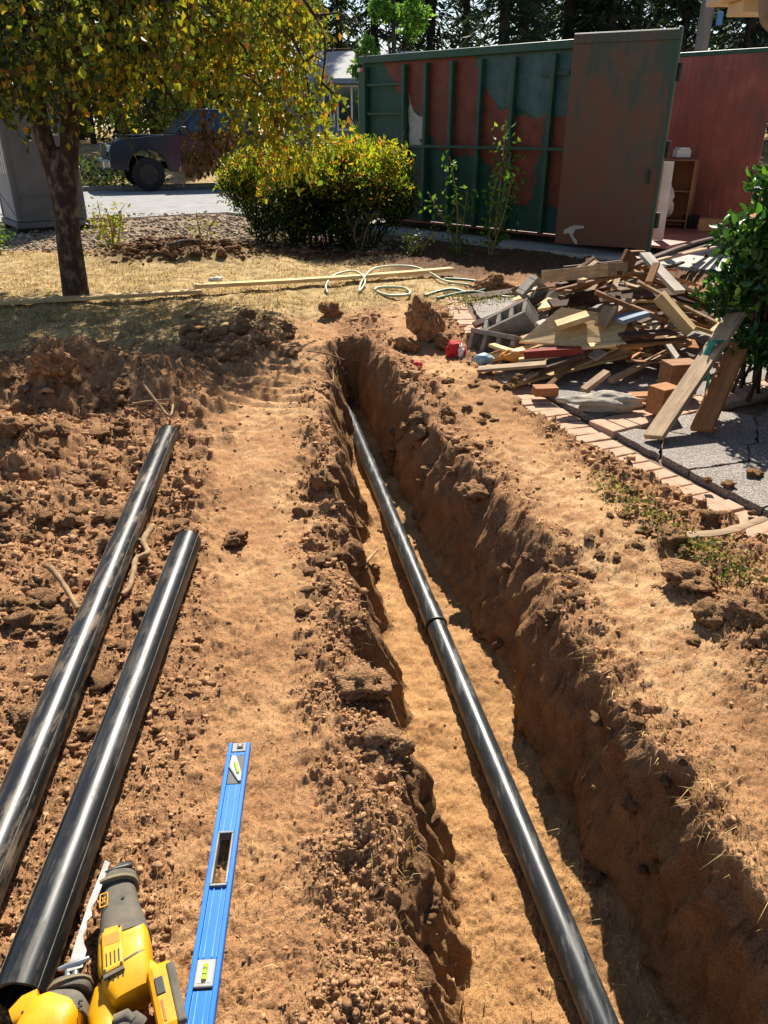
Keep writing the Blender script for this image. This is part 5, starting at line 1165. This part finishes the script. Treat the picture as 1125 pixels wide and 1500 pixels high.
sb = at(672, 372, .03); sapling(sb, 1.15, 3, .16, 'thin leafy sapling in front of the container, left of the other', 260, (.05, .10), GT, rs)
sb = at(712, 372, .03); sapling(sb+Vector((.05, 0, 0)), 1.50, 4, .24, 'taller arching sapling in front of the container near its open door', 420, (.05, .10), GT, rs)
sapling(at(165, 366, .0), .62, 7, .14, 'small yellow-green bush beside the tree trunk at the gravel edge', 380, (.04, .08), YT, rs)
sapling(at(303, 372, .05), .50, 4, .10, 'sparse yellow-green sprig behind the dark soil heap', 60, (.04, .08), YT, rs)
sapling(at(528, 372, .0), .62, 6, .18, 'small dim bush at the right foot of the feathery shrub', 420, (.04, .08), [(3, (70, 84, 36)), (2, (104, 108, 46)), (1, (50, 70, 32))], rs)
sapling(at(600, 380, .0), .40, 6, .18, 'low dark sprig between the feathery shrub and the saplings', 240, (.04, .07), [(3, (50, 64, 30)), (2, (70, 84, 40))], rs)
sapling(at(0, 378, .0), .45, 6, .10, 'tuft of green leaves at the left picture edge by the privy', 200, (.04, .08), GT, rs)

# ------------------------------------------------------------------ trees beyond the street
def conifer_mesh(seed, h, wid, n, bare):
    r = np.random.default_rng(seed); Ps, Ds, Ss, Cs = [], [], [], []
    nbr = n
    z = bare+(h-bare)*r.random(nbr)**.9; a = r.uniform(0, 6.28, nbr); L = wid*(1-(z/h)**1.3)*r.uniform(.45, 1.1, nbr)+.25
    for k in range(18):
        f = (k+.6)/18; Ps.append(np.stack([np.cos(a)*L*f, np.sin(a)*L*f, z-.28*L*f*f+r.normal(size=nbr)*.08], 1)); d = np.stack([np.cos(a+r.normal(size=nbr)*.5), np.sin(a+r.normal(size=nbr)*.5), -.55+r.normal(size=nbr)*.3], 1); Ds.append(d); Ss.append(r.uniform(.22, .55, nbr))
    P = np.concatenate(Ps); m = len(P); me = leaf_mesh('crown', P, np.concatenate(Ds), np.concatenate(Ss), mixcols(r, m, [(3, (38, 54, 40)), (2, (52, 70, 48)), (1, (74, 92, 60))]), .24, .06, False, r); me.materials.append(M['needle'])
    mb = MB(); mb.tube([(0, 0, -.6), (0, 0, h*.3), (.05, 0, h*.65), (0, 0, h)], [.26, .22, .14, .03], 9); tm = mb.mesh('trunk', True); tm.materials.append(M['fir_bark']); return me, tm
CON = [conifer_mesh(50, 17, 2.3, 420, 2.0), conifer_mesh(51, 15, 2.0, 380, 1.0), conifer_mesh(52, 19, 2.5, 420, 3.6), conifer_mesh(53, 14, 2.1, 420, .4), conifer_mesh(54, 18, 1.7, 260, 4.5)]
rc = random.Random(12)
def conifer(x, y, k, sc):
    o = empty('conifer', (x, y, .75), rc.uniform(0, 6.28), 'tall dark conifer in the wood beyond the street', 'tree', 'conifers beyond the street'); o.scale = (sc, sc, sc)
    for nm, me in zip(('crown', 'trunk'), CON[k]):
        c = bpy.data.objects.new(nm, me); COL.objects.link(c); c.parent = o
for i in range(54):
    row = i % 3; u = -60+1300*((i//3)+.5*rc.random()+row*.33)/18; y = 38+row*7+rc.uniform(-2.5, 2.5); x = (u-CX)/FPX*y*1.12
    if 380 < u < 610 and y < 46: continue
    conifer(x, y, rc.randrange(5), rc.uniform(.85, 1.2))
def far_tree(name, u, v0, y, h, w, n, table, label, r, size=(.12, .24), group=None, nb_=26):
    b = aty(u, v0, y); b.z = .5; t = empty(name, b, 0, label, 'tree' if h > 3 else 'shrub', group); B = []
    for i in range(nb_): a = r.uniform(0, 6.28); z = h*(.28+.68*r.random()); rr = w*r.random()**.5*np.interp(z/h, [.25, .5, 1], [.7, 1, .35]); B.append((b.x+rr*math.cos(a), b.y+rr*math.sin(a), b.z+z, w*.32))
    P, _ = in_blobs(r, B, n, .45)
    link('crown', leaf_mesh('crown', P, r.normal(size=(n, 3))*.8+np.array([0, 0, -.4]), r.uniform(size[0], size[1], n), mixcols(r, n, table), .5, .15, False, r), M['leaf'], t)
    mb = MB(); mb.tube([b+Vector((0, 0, -.4)), b+Vector((.05, 0, h*.4)), b+Vector((0, 0, h*.85))], [.03*w+.06, .03*w+.03, .02], 8)
    for B_ in B[::3]: mb.tube([b+Vector((0, 0, h*.35)), Vector(B_[:3])], [.03, .01], 5)
    mb.obj('trunk', M['fir_bark'], t, smooth=True)
rs = np.random.default_rng(60); LG = [(3, (96, 140, 50)), (2, (130, 168, 66)), (1, (70, 108, 44))]; DG = [(3, (44, 62, 32)), (2, (60, 80, 40)), (1, (84, 100, 50))]
far_tree('locust_tree', 575, 120, 26.5, 6.4, 1.1, 3600, LG, 'bright green young tree between the house roof and the container', rs)
far_tree('locust_tree', 538, 150, 25.5, 3.4, .55, 1500, LG, 'small bright green tree at the left end of the container', rs)
far_tree('birch_tree', 420, 100, 38, 8.5, 2.2, 3400, YT, 'sunlit yellow-green tree behind the far house', rs, (.16, .3))
far_tree('birch_tree', 250, 100, 37, 7.5, 2.2, 3400, LG, 'sunlit light green tree behind the pickup cab', rs, (.16, .3))
far_tree('roadside_shrub', 222, 180, 30, 3.4, 1.6, 2600, YT, 'sunlit yellow-green shrub behind the parked pickup', rs)
far_tree('roadside_shrub', 262, 180, 32, 3.0, 1.4, 2000, LG, 'sunlit green shrub behind the pickup cab', rs)
far_tree('broadleaf_tree', 120, 100, 34, 8.0, 2.6, 3600, DG, 'dark broadleaf tree behind the pickup bonnet', rs, (.18, .34))
far_tree('broadleaf_tree', 330, 100, 36, 8.0, 2.6, 3600, DG, 'dark broadleaf tree left of the far house', rs, (.18, .34))
far_tree('broadleaf_tree', 20, 100, 36, 8.0, 2.6, 3600, DG, 'dark broadleaf tree at the far left beyond the street', rs, (.18, .34))
# verge growth under and behind the pickup
rv = np.random.default_rng(70); n = 9000; tq = rv.uniform(-14, 4, n); qq = 23.4+rv.random(n)*2.0; P = np.array([q_pt(q, t, 0)[:] for q, t in zip(qq, tq)]); P[:, 2] = rv.random(n)**1.5*.75+.02
tag(link('verge_growth', leaf_mesh('verge_growth', P, rv.normal(size=(n, 3))+np.array([0, 0, .5]), rv.uniform(.08, .18, n), mixcols(rv, n, [(3, (48, 66, 32)), (2, (74, 92, 44)), (1, (120, 120, 60))]), .45, .15, False, rv), M['leaf']), 'rank green growth along the verge behind the kerb', kind='stuff')

# ------------------------------------------------------------------ portable toilet
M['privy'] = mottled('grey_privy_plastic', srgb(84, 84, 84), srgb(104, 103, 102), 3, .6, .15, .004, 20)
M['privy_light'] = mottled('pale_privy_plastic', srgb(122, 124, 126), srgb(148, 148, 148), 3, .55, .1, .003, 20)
pc1, pc2 = at(30, 343, 0), at(131, 336, 0); pd = (pc2-pc1).normalized(); pw = (pc2-pc1).length; PV = empty('portable_toilet', pc1, math.atan2(pd.y, pd.x), 'grey plastic portable toilet standing behind the tree trunk', 'toilet')
def pv(name, mat, *boxes, parent=None, bevel=.01):
    mb = MB()
    for b in boxes: mb.box(*b)
    return mb.obj(name, mat, parent or PV, True, bevel=bevel)
pdp = 1.12; ph_ = 1.88
pv('skid', M['black_plastic'], ((pw/2, .12, .04), (pw+.04, .10, .08)), bevel=.01); pv('skid', M['black_plastic'], ((pw/2, pdp-.12, .04), (pw+.04, .10, .08)))
pv('base', M['privy'], ((pw/2, pdp/2, .12), (pw+.05, pdp+.05, .09)))
pv('back_panel', M['privy'], ((pw/2, .03, .17+ph_/2), (pw-.08, .03, ph_))); pv('front_panel', M['privy'], ((pw/2, pdp-.03, .17+ph_/2), (pw-.08, .03, ph_)))
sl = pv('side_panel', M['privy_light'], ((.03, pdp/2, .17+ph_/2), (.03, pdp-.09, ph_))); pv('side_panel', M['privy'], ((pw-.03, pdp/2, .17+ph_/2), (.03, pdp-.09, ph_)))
for x in (.035, pw-.035):
    for y_ in (.035, pdp-.035): pv('corner_post', M['privy'], ((x, y_, .17+ph_/2), (.075, .075, ph_)), bevel=.02)
for k in range(4): pv('louvre', M['white'], ((.011, .20+k*.17, 1.30), (.012, .06, .85)), bevel=.004)
for z in (.55, 1.72): pv('moulding', M['privy'], ((pw/2, .010, z), (pw-.16, .016, .03)), bevel=.005)
mb = MB(); mb.bar((.10, .011, .24), (pw-.10, .011, .52), .02, .014, (0, 1, 0)); mb.obj('moulding', M['privy'], PV, True); mb = MB(); mb.bar((pw-.10, .0115, .24), (.10, .0115, .52), .02, .010, (0, 1, 0)); mb.obj('moulding', M['privy'], PV, True)
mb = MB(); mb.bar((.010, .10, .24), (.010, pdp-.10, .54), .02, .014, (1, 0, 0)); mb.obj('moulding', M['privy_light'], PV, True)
mb = MB(); n = 9; prof = [(-.03, 0)]+[(-.03+(pdp+.06)*i/(n-1), .06+.16*math.sin(math.pi*i/(n-1))) for i in range(n)]+[(pdp+.03, 0)]
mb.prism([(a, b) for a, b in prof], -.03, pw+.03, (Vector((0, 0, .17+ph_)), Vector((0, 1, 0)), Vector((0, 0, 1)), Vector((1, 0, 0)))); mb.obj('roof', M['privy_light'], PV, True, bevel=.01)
def sticker(u, v, pts):
    # flat white mark on the back panel
    d = ray(u, v); o = np.array([0, 0, CAM_H]); nrm = np.array([-pd.y, pd.x, 0]); tt = np.dot(np.array(pc1[:])-o, nrm)/np.dot(d, nrm); p = o+d*tt; lx = float(np.dot(p-np.array(pc1[:]), np.array(pd[:]))); lz = float(p[2])
    mb = MB(); mb.tube([(lx+a, .010, lz+b) for a, b in pts], .013, 6, ry=.013); mb.obj('emblem', M['white'], PV, True)
sticker(42, 197, [(.05, .06), (.0, .08), (-.05, .05), (-.03, .0), (.03, -.02), (.05, -.06), (.0, -.09), (-.05, -.07)]); sticker(79, 194, [(-.05, .02), (.0, .04), (.05, .02), (.05, -.03), (-.04, -.03)])

# ------------------------------------------------------------------ pickup parked across the street
M['truck'] = mottled('dark_truck_paint', srgb(16, 26, 40), srgb(28, 42, 60), 3, .16, .05, .002, 10, spec=.6)
M['glass'] = mottled('tinted_glass', srgb(24, 40, 52), srgb(34, 56, 70), 2, .05, 0, spec=.8)
M['tyre'] = mottled('tyre_rubber', srgb(18, 18, 18), srgb(32, 31, 30), 9, .85, .3, .004, 50); M['chrome'] = mottled('chrome', srgb(150, 152, 156), srgb(184, 186, 190), 5, .2, 0, metal=.9)
M['lamp'] = mottled('headlamp', srgb(180, 186, 190), srgb(206, 210, 212), 8, .1, 0)
fw = at(221, 281, .0); hd = math.atan2(-.41, -.912); lat = Vector((.41, -.912, 0)); org = fw-lat*.83
TR = empty('pickup_truck', (org.x, org.y, .015), hd, 'dark pickup truck parked facing left across the street', 'truck')
def arch(cx, r, z0, n=9): return [(cx+r*math.cos(math.pi*i/(n-1)), z0+r*math.sin(math.pi*i/(n-1))*1.0) for i in range(n)]
zb = .52
bot = [(.88, zb)]+arch(0, .50, zb)+[(-.55, zb-.06), (-3.1, zb-.06)]+arch(-3.65, .50, zb)+[(-4.75, zb)]
bot = [p for p in bot]
prof = bot+[(-4.78, .75), (-4.76, 1.30), (-3.02, 1.32), (-3.0, 1.34), (-.78, 1.34), (-.6, 1.33), (.55, 1.24), (.82, 1.16), (.92, .95), (.92, .62)]
mb = MB(); mb.prism(prof, -.93, .93, (Vector((0, 0, 0)), Vector((1, 0, 0)), Vector((0, 0, 1)), Vector((0, -1, 0)))); body = mb.obj('body', M['truck'], TR, True, bevel=.045)
# cab
def cab(x0, x1, x2, x3, z0, z1, yb, yt): # bottom rear, bottom front, top front, top rear
    return [(x0, -yb, z0), (x1, -yb, z0), (x1, yb, z0), (x0, yb, z0), (x3, -yt, z1), (x2, -yt, z1), (x2, yt, z1), (x3, yt, z1)]
mb = MB(); mb.add(cab(-3.0, -.72, -1.42, -2.85, 1.33, 1.93, .90, .74), [(0, 3, 2, 1), (4, 5, 6, 7), (0, 1, 5, 4), (1, 2, 6, 5), (2, 3, 7, 6), (3, 0, 4, 7)]); cabo = mb.obj('cab', M['truck'], TR, True, bevel=.06)
def pane(name, quad, off): # a pane laid just outside the cab
    q = [Vector(p) for p in quad]; nn = (q[1]-q[0]).cross(q[3]-q[0]).normalized()*off; mb = MB(); mb.add([p+nn for p in q]+[p-nn*.2 for p in q], [(0, 1, 2, 3), (7, 6, 5, 4), (0, 4, 5, 1), (1, 5, 6, 2), (2, 6, 7, 3), (3, 7, 4, 0)]); return mb.obj(name, M['glass'], TR, True)
pane('windscreen', [(-.80, .80, 1.385), (-1.36, .68, 1.875), (-1.36, -.68, 1.875), (-.80, -.80, 1.385)][::-1], .012)
def sy(z): return .90+(.74-.90)*(z-1.33)/.60
for sgn in (1, -1):
    for xa, xb_, xc_, xd in ((-1.0, -1.85, -1.85, -1.48), (-1.93, -2.84, -2.76, -1.93)):
        q = [(xa, sgn*sy(1.40), 1.40), (xb_, sgn*sy(1.40), 1.40), (xc_, sgn*sy(1.84), 1.84), (xd, sgn*sy(1.84), 1.84)]
        pane('side_window', q if sgn < 0 else q[::-1], -.012 if False else .012)
    mb = MB(); mb.box((-.98, sgn*1.02, 1.42), (.12, .22, .20)); mb.obj('wing_mirror', M['black_plastic'], TR, True, bevel=.03)
    for xh in (-1.75, -2.7): mb = MB(); mb.box((xh, sgn*.945, 1.16), (.16, .03, .035)); mb.obj('door_handle', M['chrome'], TR, True, bevel=.008)
    mb = MB(); mb.box((-2.0, sgn*.93, .50), (2.0, .16, .06)); mb.obj('running_board', M['black_plastic'], TR, True, bevel=.01)
    mb = MB(); mb.box((.90, sgn*.72, 1.02), (.08, .32, .16)); mb.obj('headlight', M['lamp'], TR, True, bevel=.02)
    for xs in (-.72, -1.89, -2.92): mb = MB(); mb.box((xs, sgn*.931, .93), (.012, .004, .78)); mb.obj('door_seam', M['black_plastic'], TR, True)
    mb = MB(); mb.tube([(.52*math.cos(a), sgn*.94, zb-.02+.52*math.sin(a)) for a in np.linspace(0, math.pi, 14)], .03, 6); mb.obj('wheel_arch_trim', M['black_plastic'], TR, True)
mb = MB(); mb.box((.93, 0, .98), (.05, 1.06, .30)); mb.obj('grille', M['black_plastic'], TR, True, bevel=.02)
mb = MB(); mb.box((1.02, 0, .66), (.20, 1.86, .22)); mb.obj('front_bumper', M['chrome'], TR, True, bevel=.04)
mb = MB(); mb.box((-4.88, 0, .62), (.16, 1.8, .18)); mb.obj('rear_bumper', M['chrome'], TR, True, bevel=.03)
mb = MB(); mb.prism([(-.55, -.5), (.5, -.42), (.5, .42), (-.55, .5)], 0, .05, (Vector((0, 0, 1.28)), Vector((1, 0, 0)), Vector((0, 1, 0)), Vector((.0, 0, 1)))); mb.obj('hood_scoop', M['truck'], TR, True, bevel=.03)
for wx in (0, -3.65):
    for sgn in (1, -1):
        w_ = empty('wheel', (0, 0, 0)); w_.parent = TR; w_.location = (wx, sgn*.83, .41)
        pr = [(.25, -.13), (.36, -.135), (.405, -.11), (.41, 0), (.405, .11), (.36, .135), (.25, .13)]; mb = MB(); n = 32; V = []; Fc = []
        for k in range(n):
            a = 2*math.pi*k/n
            for r_, y_ in pr: V.append((r_*math.cos(a), y_, r_*math.sin(a)))
        m_ = len(pr)
        for k in range(n):
            for j in range(m_): Fc.append((k*m_+j, k*m_+(j+1) % m_, ((k+1) % n)*m_+(j+1) % m_, ((k+1) % n)*m_+j))
        mb.add(V, Fc); mb.obj('tyre', M['tyre'], w_, True, auto=50)
        mb = MB(); mb.tube([(0, -.09, 0), (0, .09, 0)], .252, 24); mb.obj('rim', M['steel_dark'], w_, True, auto=40)
        for k in range(6): a = k*math.pi/3; mb = MB(); mb.bar((.05*math.cos(a), sgn*.10, .05*math.sin(a)), (.23*math.cos(a), sgn*.095, .23*math.sin(a)), .045, .03, (0, 1, 0)); mb.obj('spoke', M['steel_dark'], w_, True)

# ------------------------------------------------------------------ far house, pole, near eave
M['siding'] = mottled('blue_grey_siding', srgb(112, 126, 142), srgb(134, 146, 160), 2, .8, .2, .004, 20); M['shingle'] = mottled('roof_shingle', srgb(150, 148, 148), srgb(186, 182, 180), 16, .9, .5, .01, 40)
hy = 31.0; e1 = aty(400, 113, hy); e2 = aty(640, 113, hy); rz = aty(500, 74, hy+3.2).z; HS = empty('house', (e1.x, hy, .9), 0, 'blue-grey house with a shingle roof far behind the container', 'house')
ew = e2.x-e1.x; ez = e1.z
mb = MB(); mb.box((e1.x+ew/2, hy+3.4, (ez+.8)/2+.0), (ew-.5, 6.0, ez-.8)); mb.obj('wall', M['siding'], HS)
mb = MB(); mb.prism([(hy-.1, ez-.05), (hy+3.4, rz), (hy+6.9, ez-.05), (hy+6.9, ez-.2), (hy+3.4, rz-.16), (hy-.1, ez-.2)], e1.x-.2, e2.x+.2, (Vector((0, 0, 0)), Vector((0, 1, 0)), Vector((0, 0, 1)), Vector((1, 0, 0)))); mb.obj('roof', M['shingle'], HS)
mb = MB(); mb.box((e1.x+ew/2, hy-.14, ez-.12), (ew+.4, .06, .16)); mb.obj('fascia', M['siding'], HS)
fy = hy+.38
for ua, ub, va, vb in ((474, 490, 132, 185), (494, 527, 126, 190)):
    A, B_ = aty(ua, va, fy), aty(ub, vb, fy); cx_, cz_ = (A.x+B_.x)/2, (A.z+B_.z)/2; ww, hh = B_.x-A.x, A.z-B_.z
    mb = MB(); mb.box((cx_, fy-.02, cz_), (ww, .05, hh)); wo = mb.obj('window', M['glass'], HS)
    for dx in (-.5, .15, .5): mb = MB(); mb.box((cx_+dx*ww, fy-.055, cz_), (.07, .03, hh+.07)); mb.obj('window_frame', M['white'], wo)
    for dz in (-.5, .5): mb = MB(); mb.box((cx_, fy-.058, cz_+dz*hh), (ww+.06, .03, .07)); mb.obj('window_frame', M['white'], wo)
pb_ = aty(1024, 90, 25.0); pt_ = aty(1038, 0, 25.0); PL = empty('utility_pole', (pb_.x, 25, .5), 0, 'weathered grey wooden utility pole behind the container', 'pole')
mb = MB(); mb.tube([(pb_.x, 25, -.2), (pb_.x, 25, 4), (pb_.x, 25, 9)], [.20, .18, .16], 14); mb.obj('post', mottled('grey_pole_wood', srgb(104, 100, 96), srgb(140, 134, 128), 6, .9, .4, .01, 20, (1, 1, .1)), PL, smooth=True)
pq = aty(1044, 27, 24.8); mb = MB(); mb.box((pb_.x+.32, 24.85, pq.z), (.16, .06, .32)); mb.obj('blue_plate', mottled('blue_plate', srgb(70, 120, 170), srgb(90, 140, 188), 5, .5, 0), PL, bevel=.01)
mb = MB(); mb.box((pb_.x+.2, 24.9, pq.z), (.2, .03, .04)); mb.obj('bracket', M['steel_dark'], PL)
M['cream'] = mottled('cream_paint', srgb(206, 186, 154), srgb(222, 204, 174), 3, .7, .1, .002, 30)
M['gutter'] = mottled('grey_brown_gutter', srgb(124, 112, 100), srgb(146, 134, 120), 4, .5, .1, .002, 30)
ey = 7.2; E1 = aty(1032, 13, ey); NH = empty('house', (4.4, 5.2, 0), 0, 'cream eave corner of the near house at the upper right', 'house')
mb = MB(); mb.box((E1.x+2.5, ey-4.5, E1.z+.11), (5.0, 9.0, .20)); mb.obj('soffit', M['cream'], NH, bevel=.012)
mb = MB(); mb.box((E1.x+2.48, ey-4.5, E1.z+.27), (5.2, 9.2, .10)); mb.obj('roof', M['shingle'], NH, bevel=.01)
g1 = aty(1060, 24, ey-.15); mb = MB(); mb.box((g1.x+.9, ey-.35, E1.z-.035), (1.8, .30, .085)); mb.obj('eave_beam', M['cream'], NH, bevel=.006)
mb = MB(); mb.box((E1.x+3.2, ey-4.9, E1.z/2-.05), (3.2, 7.6, E1.z-.1)); mb.obj('wall', M['siding'], NH)
d0 = aty(1125, -30, ey-.9); d1 = aty(1122, 20, ey-.9); d2 = aty(1138, 42, ey-.8); mb = MB(); mb.tube(smooth_path([d0, d1, d2, d2+Vector((.35, .05, -.25)), d2+Vector((.42, .05, -1.2))], 5), .045, 12, e=3.2); mb.obj('downpipe', M['gutter'], NH, auto=50)

# ------------------------------------------------------------------ dry grass and weeds
def blades(name, P, hgt, lean, width, cols, r, mat, label):
    n = len(P); a = r.uniform(0, 6.28, n); d = np.stack([np.cos(a), np.sin(a), np.zeros(n)], 1); s_ = np.stack([-np.sin(a), np.cos(a), np.zeros(n)], 1)
    if lean.ndim == 2: d = unit(lean)*1.0; s_ = unit(np.cross(d, np.array([0, 0, 1.0]))+1e-6); ln = np.linalg.norm(lean, axis=1)
    else: ln = lean
    h = hgt[:, None]; w = width[:, None]; up = np.array([0, 0, 1.0])
    m_ = P+up*h*.55+d*h*(.25*ln)[:, None]; t = P+up*h*(1-.45*np.clip(ln, 0, 1.6))[:, None]+d*h*(ln*.85)[:, None]
    V = np.stack([P-s_*w, P+s_*w, m_+s_*w*.7, m_-s_*w*.7, t], 1).reshape(-1, 3); b = (np.arange(n)*5)[:, None]
    F = [b+np.array([[0, 1, 2, 3]]), b+np.array([[3, 2, 4]])]
    C = np.repeat(np.concatenate([cols, np.ones((n, 1))], 1), 5, 0)
    return tag(link(name, np_mesh(name, V, F, C), mat), label, kind='stuff')
rg = np.random.default_rng(80); n = 90000; yy = rg.uniform(5.0, 11.0, n); xx = (rg.random(n)*2-1)*(.55*yy+.3); zz, ZZ = H(xx, yy, True)
txx = np.interp(yy, [p[1] for p in TERR[::-1]], [p[0] for p in TERR[::-1]]); dens = .25+.75*sstep(-.5, .4, perlin(xx*2, yy*2, 91))
ok = (rg.random(n) < ZZ['lawn']*(1-ZZ['mul_shade'])*dens) & (xx < txx-.25); xx, yy, zz = xx[ok], yy[ok], zz[ok]; n = len(xx); green = sstep(.1, .7, perlin(xx*.9, yy*.9, 92))
cs = np.where((rg.random(n) < .35*green)[:, None], mixcols(rg, n, [(1, (120, 122, 60)), (1, (146, 140, 74))]), mixcols(rg, n, [(3, (196, 168, 116)), (2, (176, 146, 96)), (1, (216, 192, 146)), (1, (144, 116, 78))]))
blades('dry_lawn', np.stack([xx, yy, zz-.01], 1), rg.uniform(.02, .065, n), rg.uniform(.3, 1.5, n), rg.uniform(.002, .0045, n), cs, rg, M['straw'], 'short straw-coloured dry lawn beyond the dug ground')
# straw and fine roots caught along the trench lips and on the clods
Ps, Hs, Ls = [], [], []
def tuft(u, v, n, spread, h, lean=None, lift=0):
    p = hit(u, v)
    for _ in range(n):
        Ps.append((p.x+rg.normal()*spread, p.y+rg.normal()*spread*.8, lift)); Hs.append(h*rg.uniform(.4, 1.2)*.75); Ls.append(((0 if lean is None else lean[0])*.7+rg.normal()*.6, (0 if lean is None else lean[1])*.7+rg.normal()*.6, 0))
for a in [(548, 985, 80, .05, .06), (520, 985, 90, .05, .05), (600, 1400, 160, .10, .05), (560, 1300, 120, .10, .04), (640, 1370, 110, .06, .09, (.7, -.6)), (655, 1440, 120, .05, .11, (.8, -.7)), (600, 1320, 60, .08, .05), (835, 1040, 90, .05, .08, (-.9, -.2)), (885, 1085, 70, .05, .08, (-.9, -.3)),
          (930, 1140, 90, .05, .06, (-.9, -.3)), (860, 1020, 90, .06, .06, (-.8, -.3)), (780, 830, 80, .07, .05, (-.8, -.2)), (720, 760, 70, .07, .05, (-.8, -.2)), (650, 660, 60, .07, .05), (1000, 1195, 110, .05, .08, (-.9, -.3)), (1010, 1260, 90, .05, .07, (-.9, -.3)), (760, 800, 60, .06, .06, (-.8, -.2)), (800, 880, 60, .06, .06, (-.9, -.2)), (690, 730, 50, .05, .06, (-.8, 0)), (1060, 1340, 80, .05, .08, (-.9, -.3)),
          (250, 1310, 60, .06, .05), (240, 1330, 50, .05, .04), (430, 1000, 40, .12, .03), (380, 1180, 30, .1, .03), (600, 1230, 60, .08, .05), (940, 1120, 60, .08, .05), (620, 610, 40, .08, .06), (480, 640, 40, .08, .06), (460, 560, 40, .12, .06), (330, 540, 60, .18, .07), (230, 520, 90, .3, .08), (100, 500, 90, .3, .08), (400, 480, 60, .15, .08),
          (270, 560, 60, .15, .07), (560, 660, 30, .06, .05), (1060, 960, 50, .15, .05), (900, 800, 50, .15, .04), (1090, 860, 60, .08, .06), (1110, 900, 40, .06, .06), (700, 560, 50, .12, .05), (760, 620, 40, .1, .05)]: tuft(*a)
for _ in range(5200):
    y_ = .8*(7/.8)**rg.random(); Ps.append(((rg.random()*2-1)*(.5*y_+.4), y_, 0)); Hs.append(rg.uniform(.008, .03)*(.6+.25*y_)); a_ = rg.uniform(0, 6.28); Ls.append((1.9*math.cos(a_), 1.9*math.sin(a_), 0))
Ps = np.array(Ps); Ps[:, 2] = H(Ps[:, 0], Ps[:, 1])-.001; _s = trench(Ps[:, 0], Ps[:, 1])[0]; _k = ((_s < .12) | (_s > .97)) & (Ps[:, 0] < np.interp(Ps[:, 1], [p[1] for p in TERR[::-1]], [p[0] for p in TERR[::-1]])-.2); Ps = Ps[_k]; Hs = np.array(Hs)[_k]; Ls = np.array(Ls)[_k]
n = len(Ps); blades('straw_wisps', np.array(Ps), np.array(Hs), np.array(Ls), rg.uniform(.0005, .0012, n), mixcols(rg, n, [(3, (206, 172, 116)), (2, (168, 132, 84)), (1, (226, 202, 150)), (1, (120, 90, 58))]), rg, M['straw'], 'wisps of dry grass and fine roots along the trench lips')
Pw = []
for (u1, v1, u2, v2, m_, wd) in ((890, 705, 1000, 800, 520, .09), (1000, 800, 1105, 850, 560, .09), (660, 440, 760, 428, 700, .10), (640, 462, 700, 446, 120, .1)):
    a_, b_ = hit(u1, v1), hit(u2, v2)
    for _ in range(m_):
        f = rg.random(); q = a_.lerp(b_, f); x = q.x+rg.normal()*wd*.7; y = q.y+rg.normal()*wd; Pw.append((x, y, rg.random()*.035))
Pw = np.array(Pw); Pw[:, 2] += np.maximum(H(Pw[:, 0], Pw[:, 1]), -.01); n = len(Pw); tag(link('weeds', leaf_mesh('weeds', Pw, rg.normal(size=(n, 3))+np.array([0, 0, .5]), rg.uniform(.012, .028, n), mixcols(rg, n, [(2, (92, 100, 56)), (2, (120, 120, 70)), (3, (156, 140, 90)), (1, (70, 86, 44))]), .6, .15, False, rg), M['leaf']), 'low green weeds along the brick edging and by the hose', kind='stuff')
#END
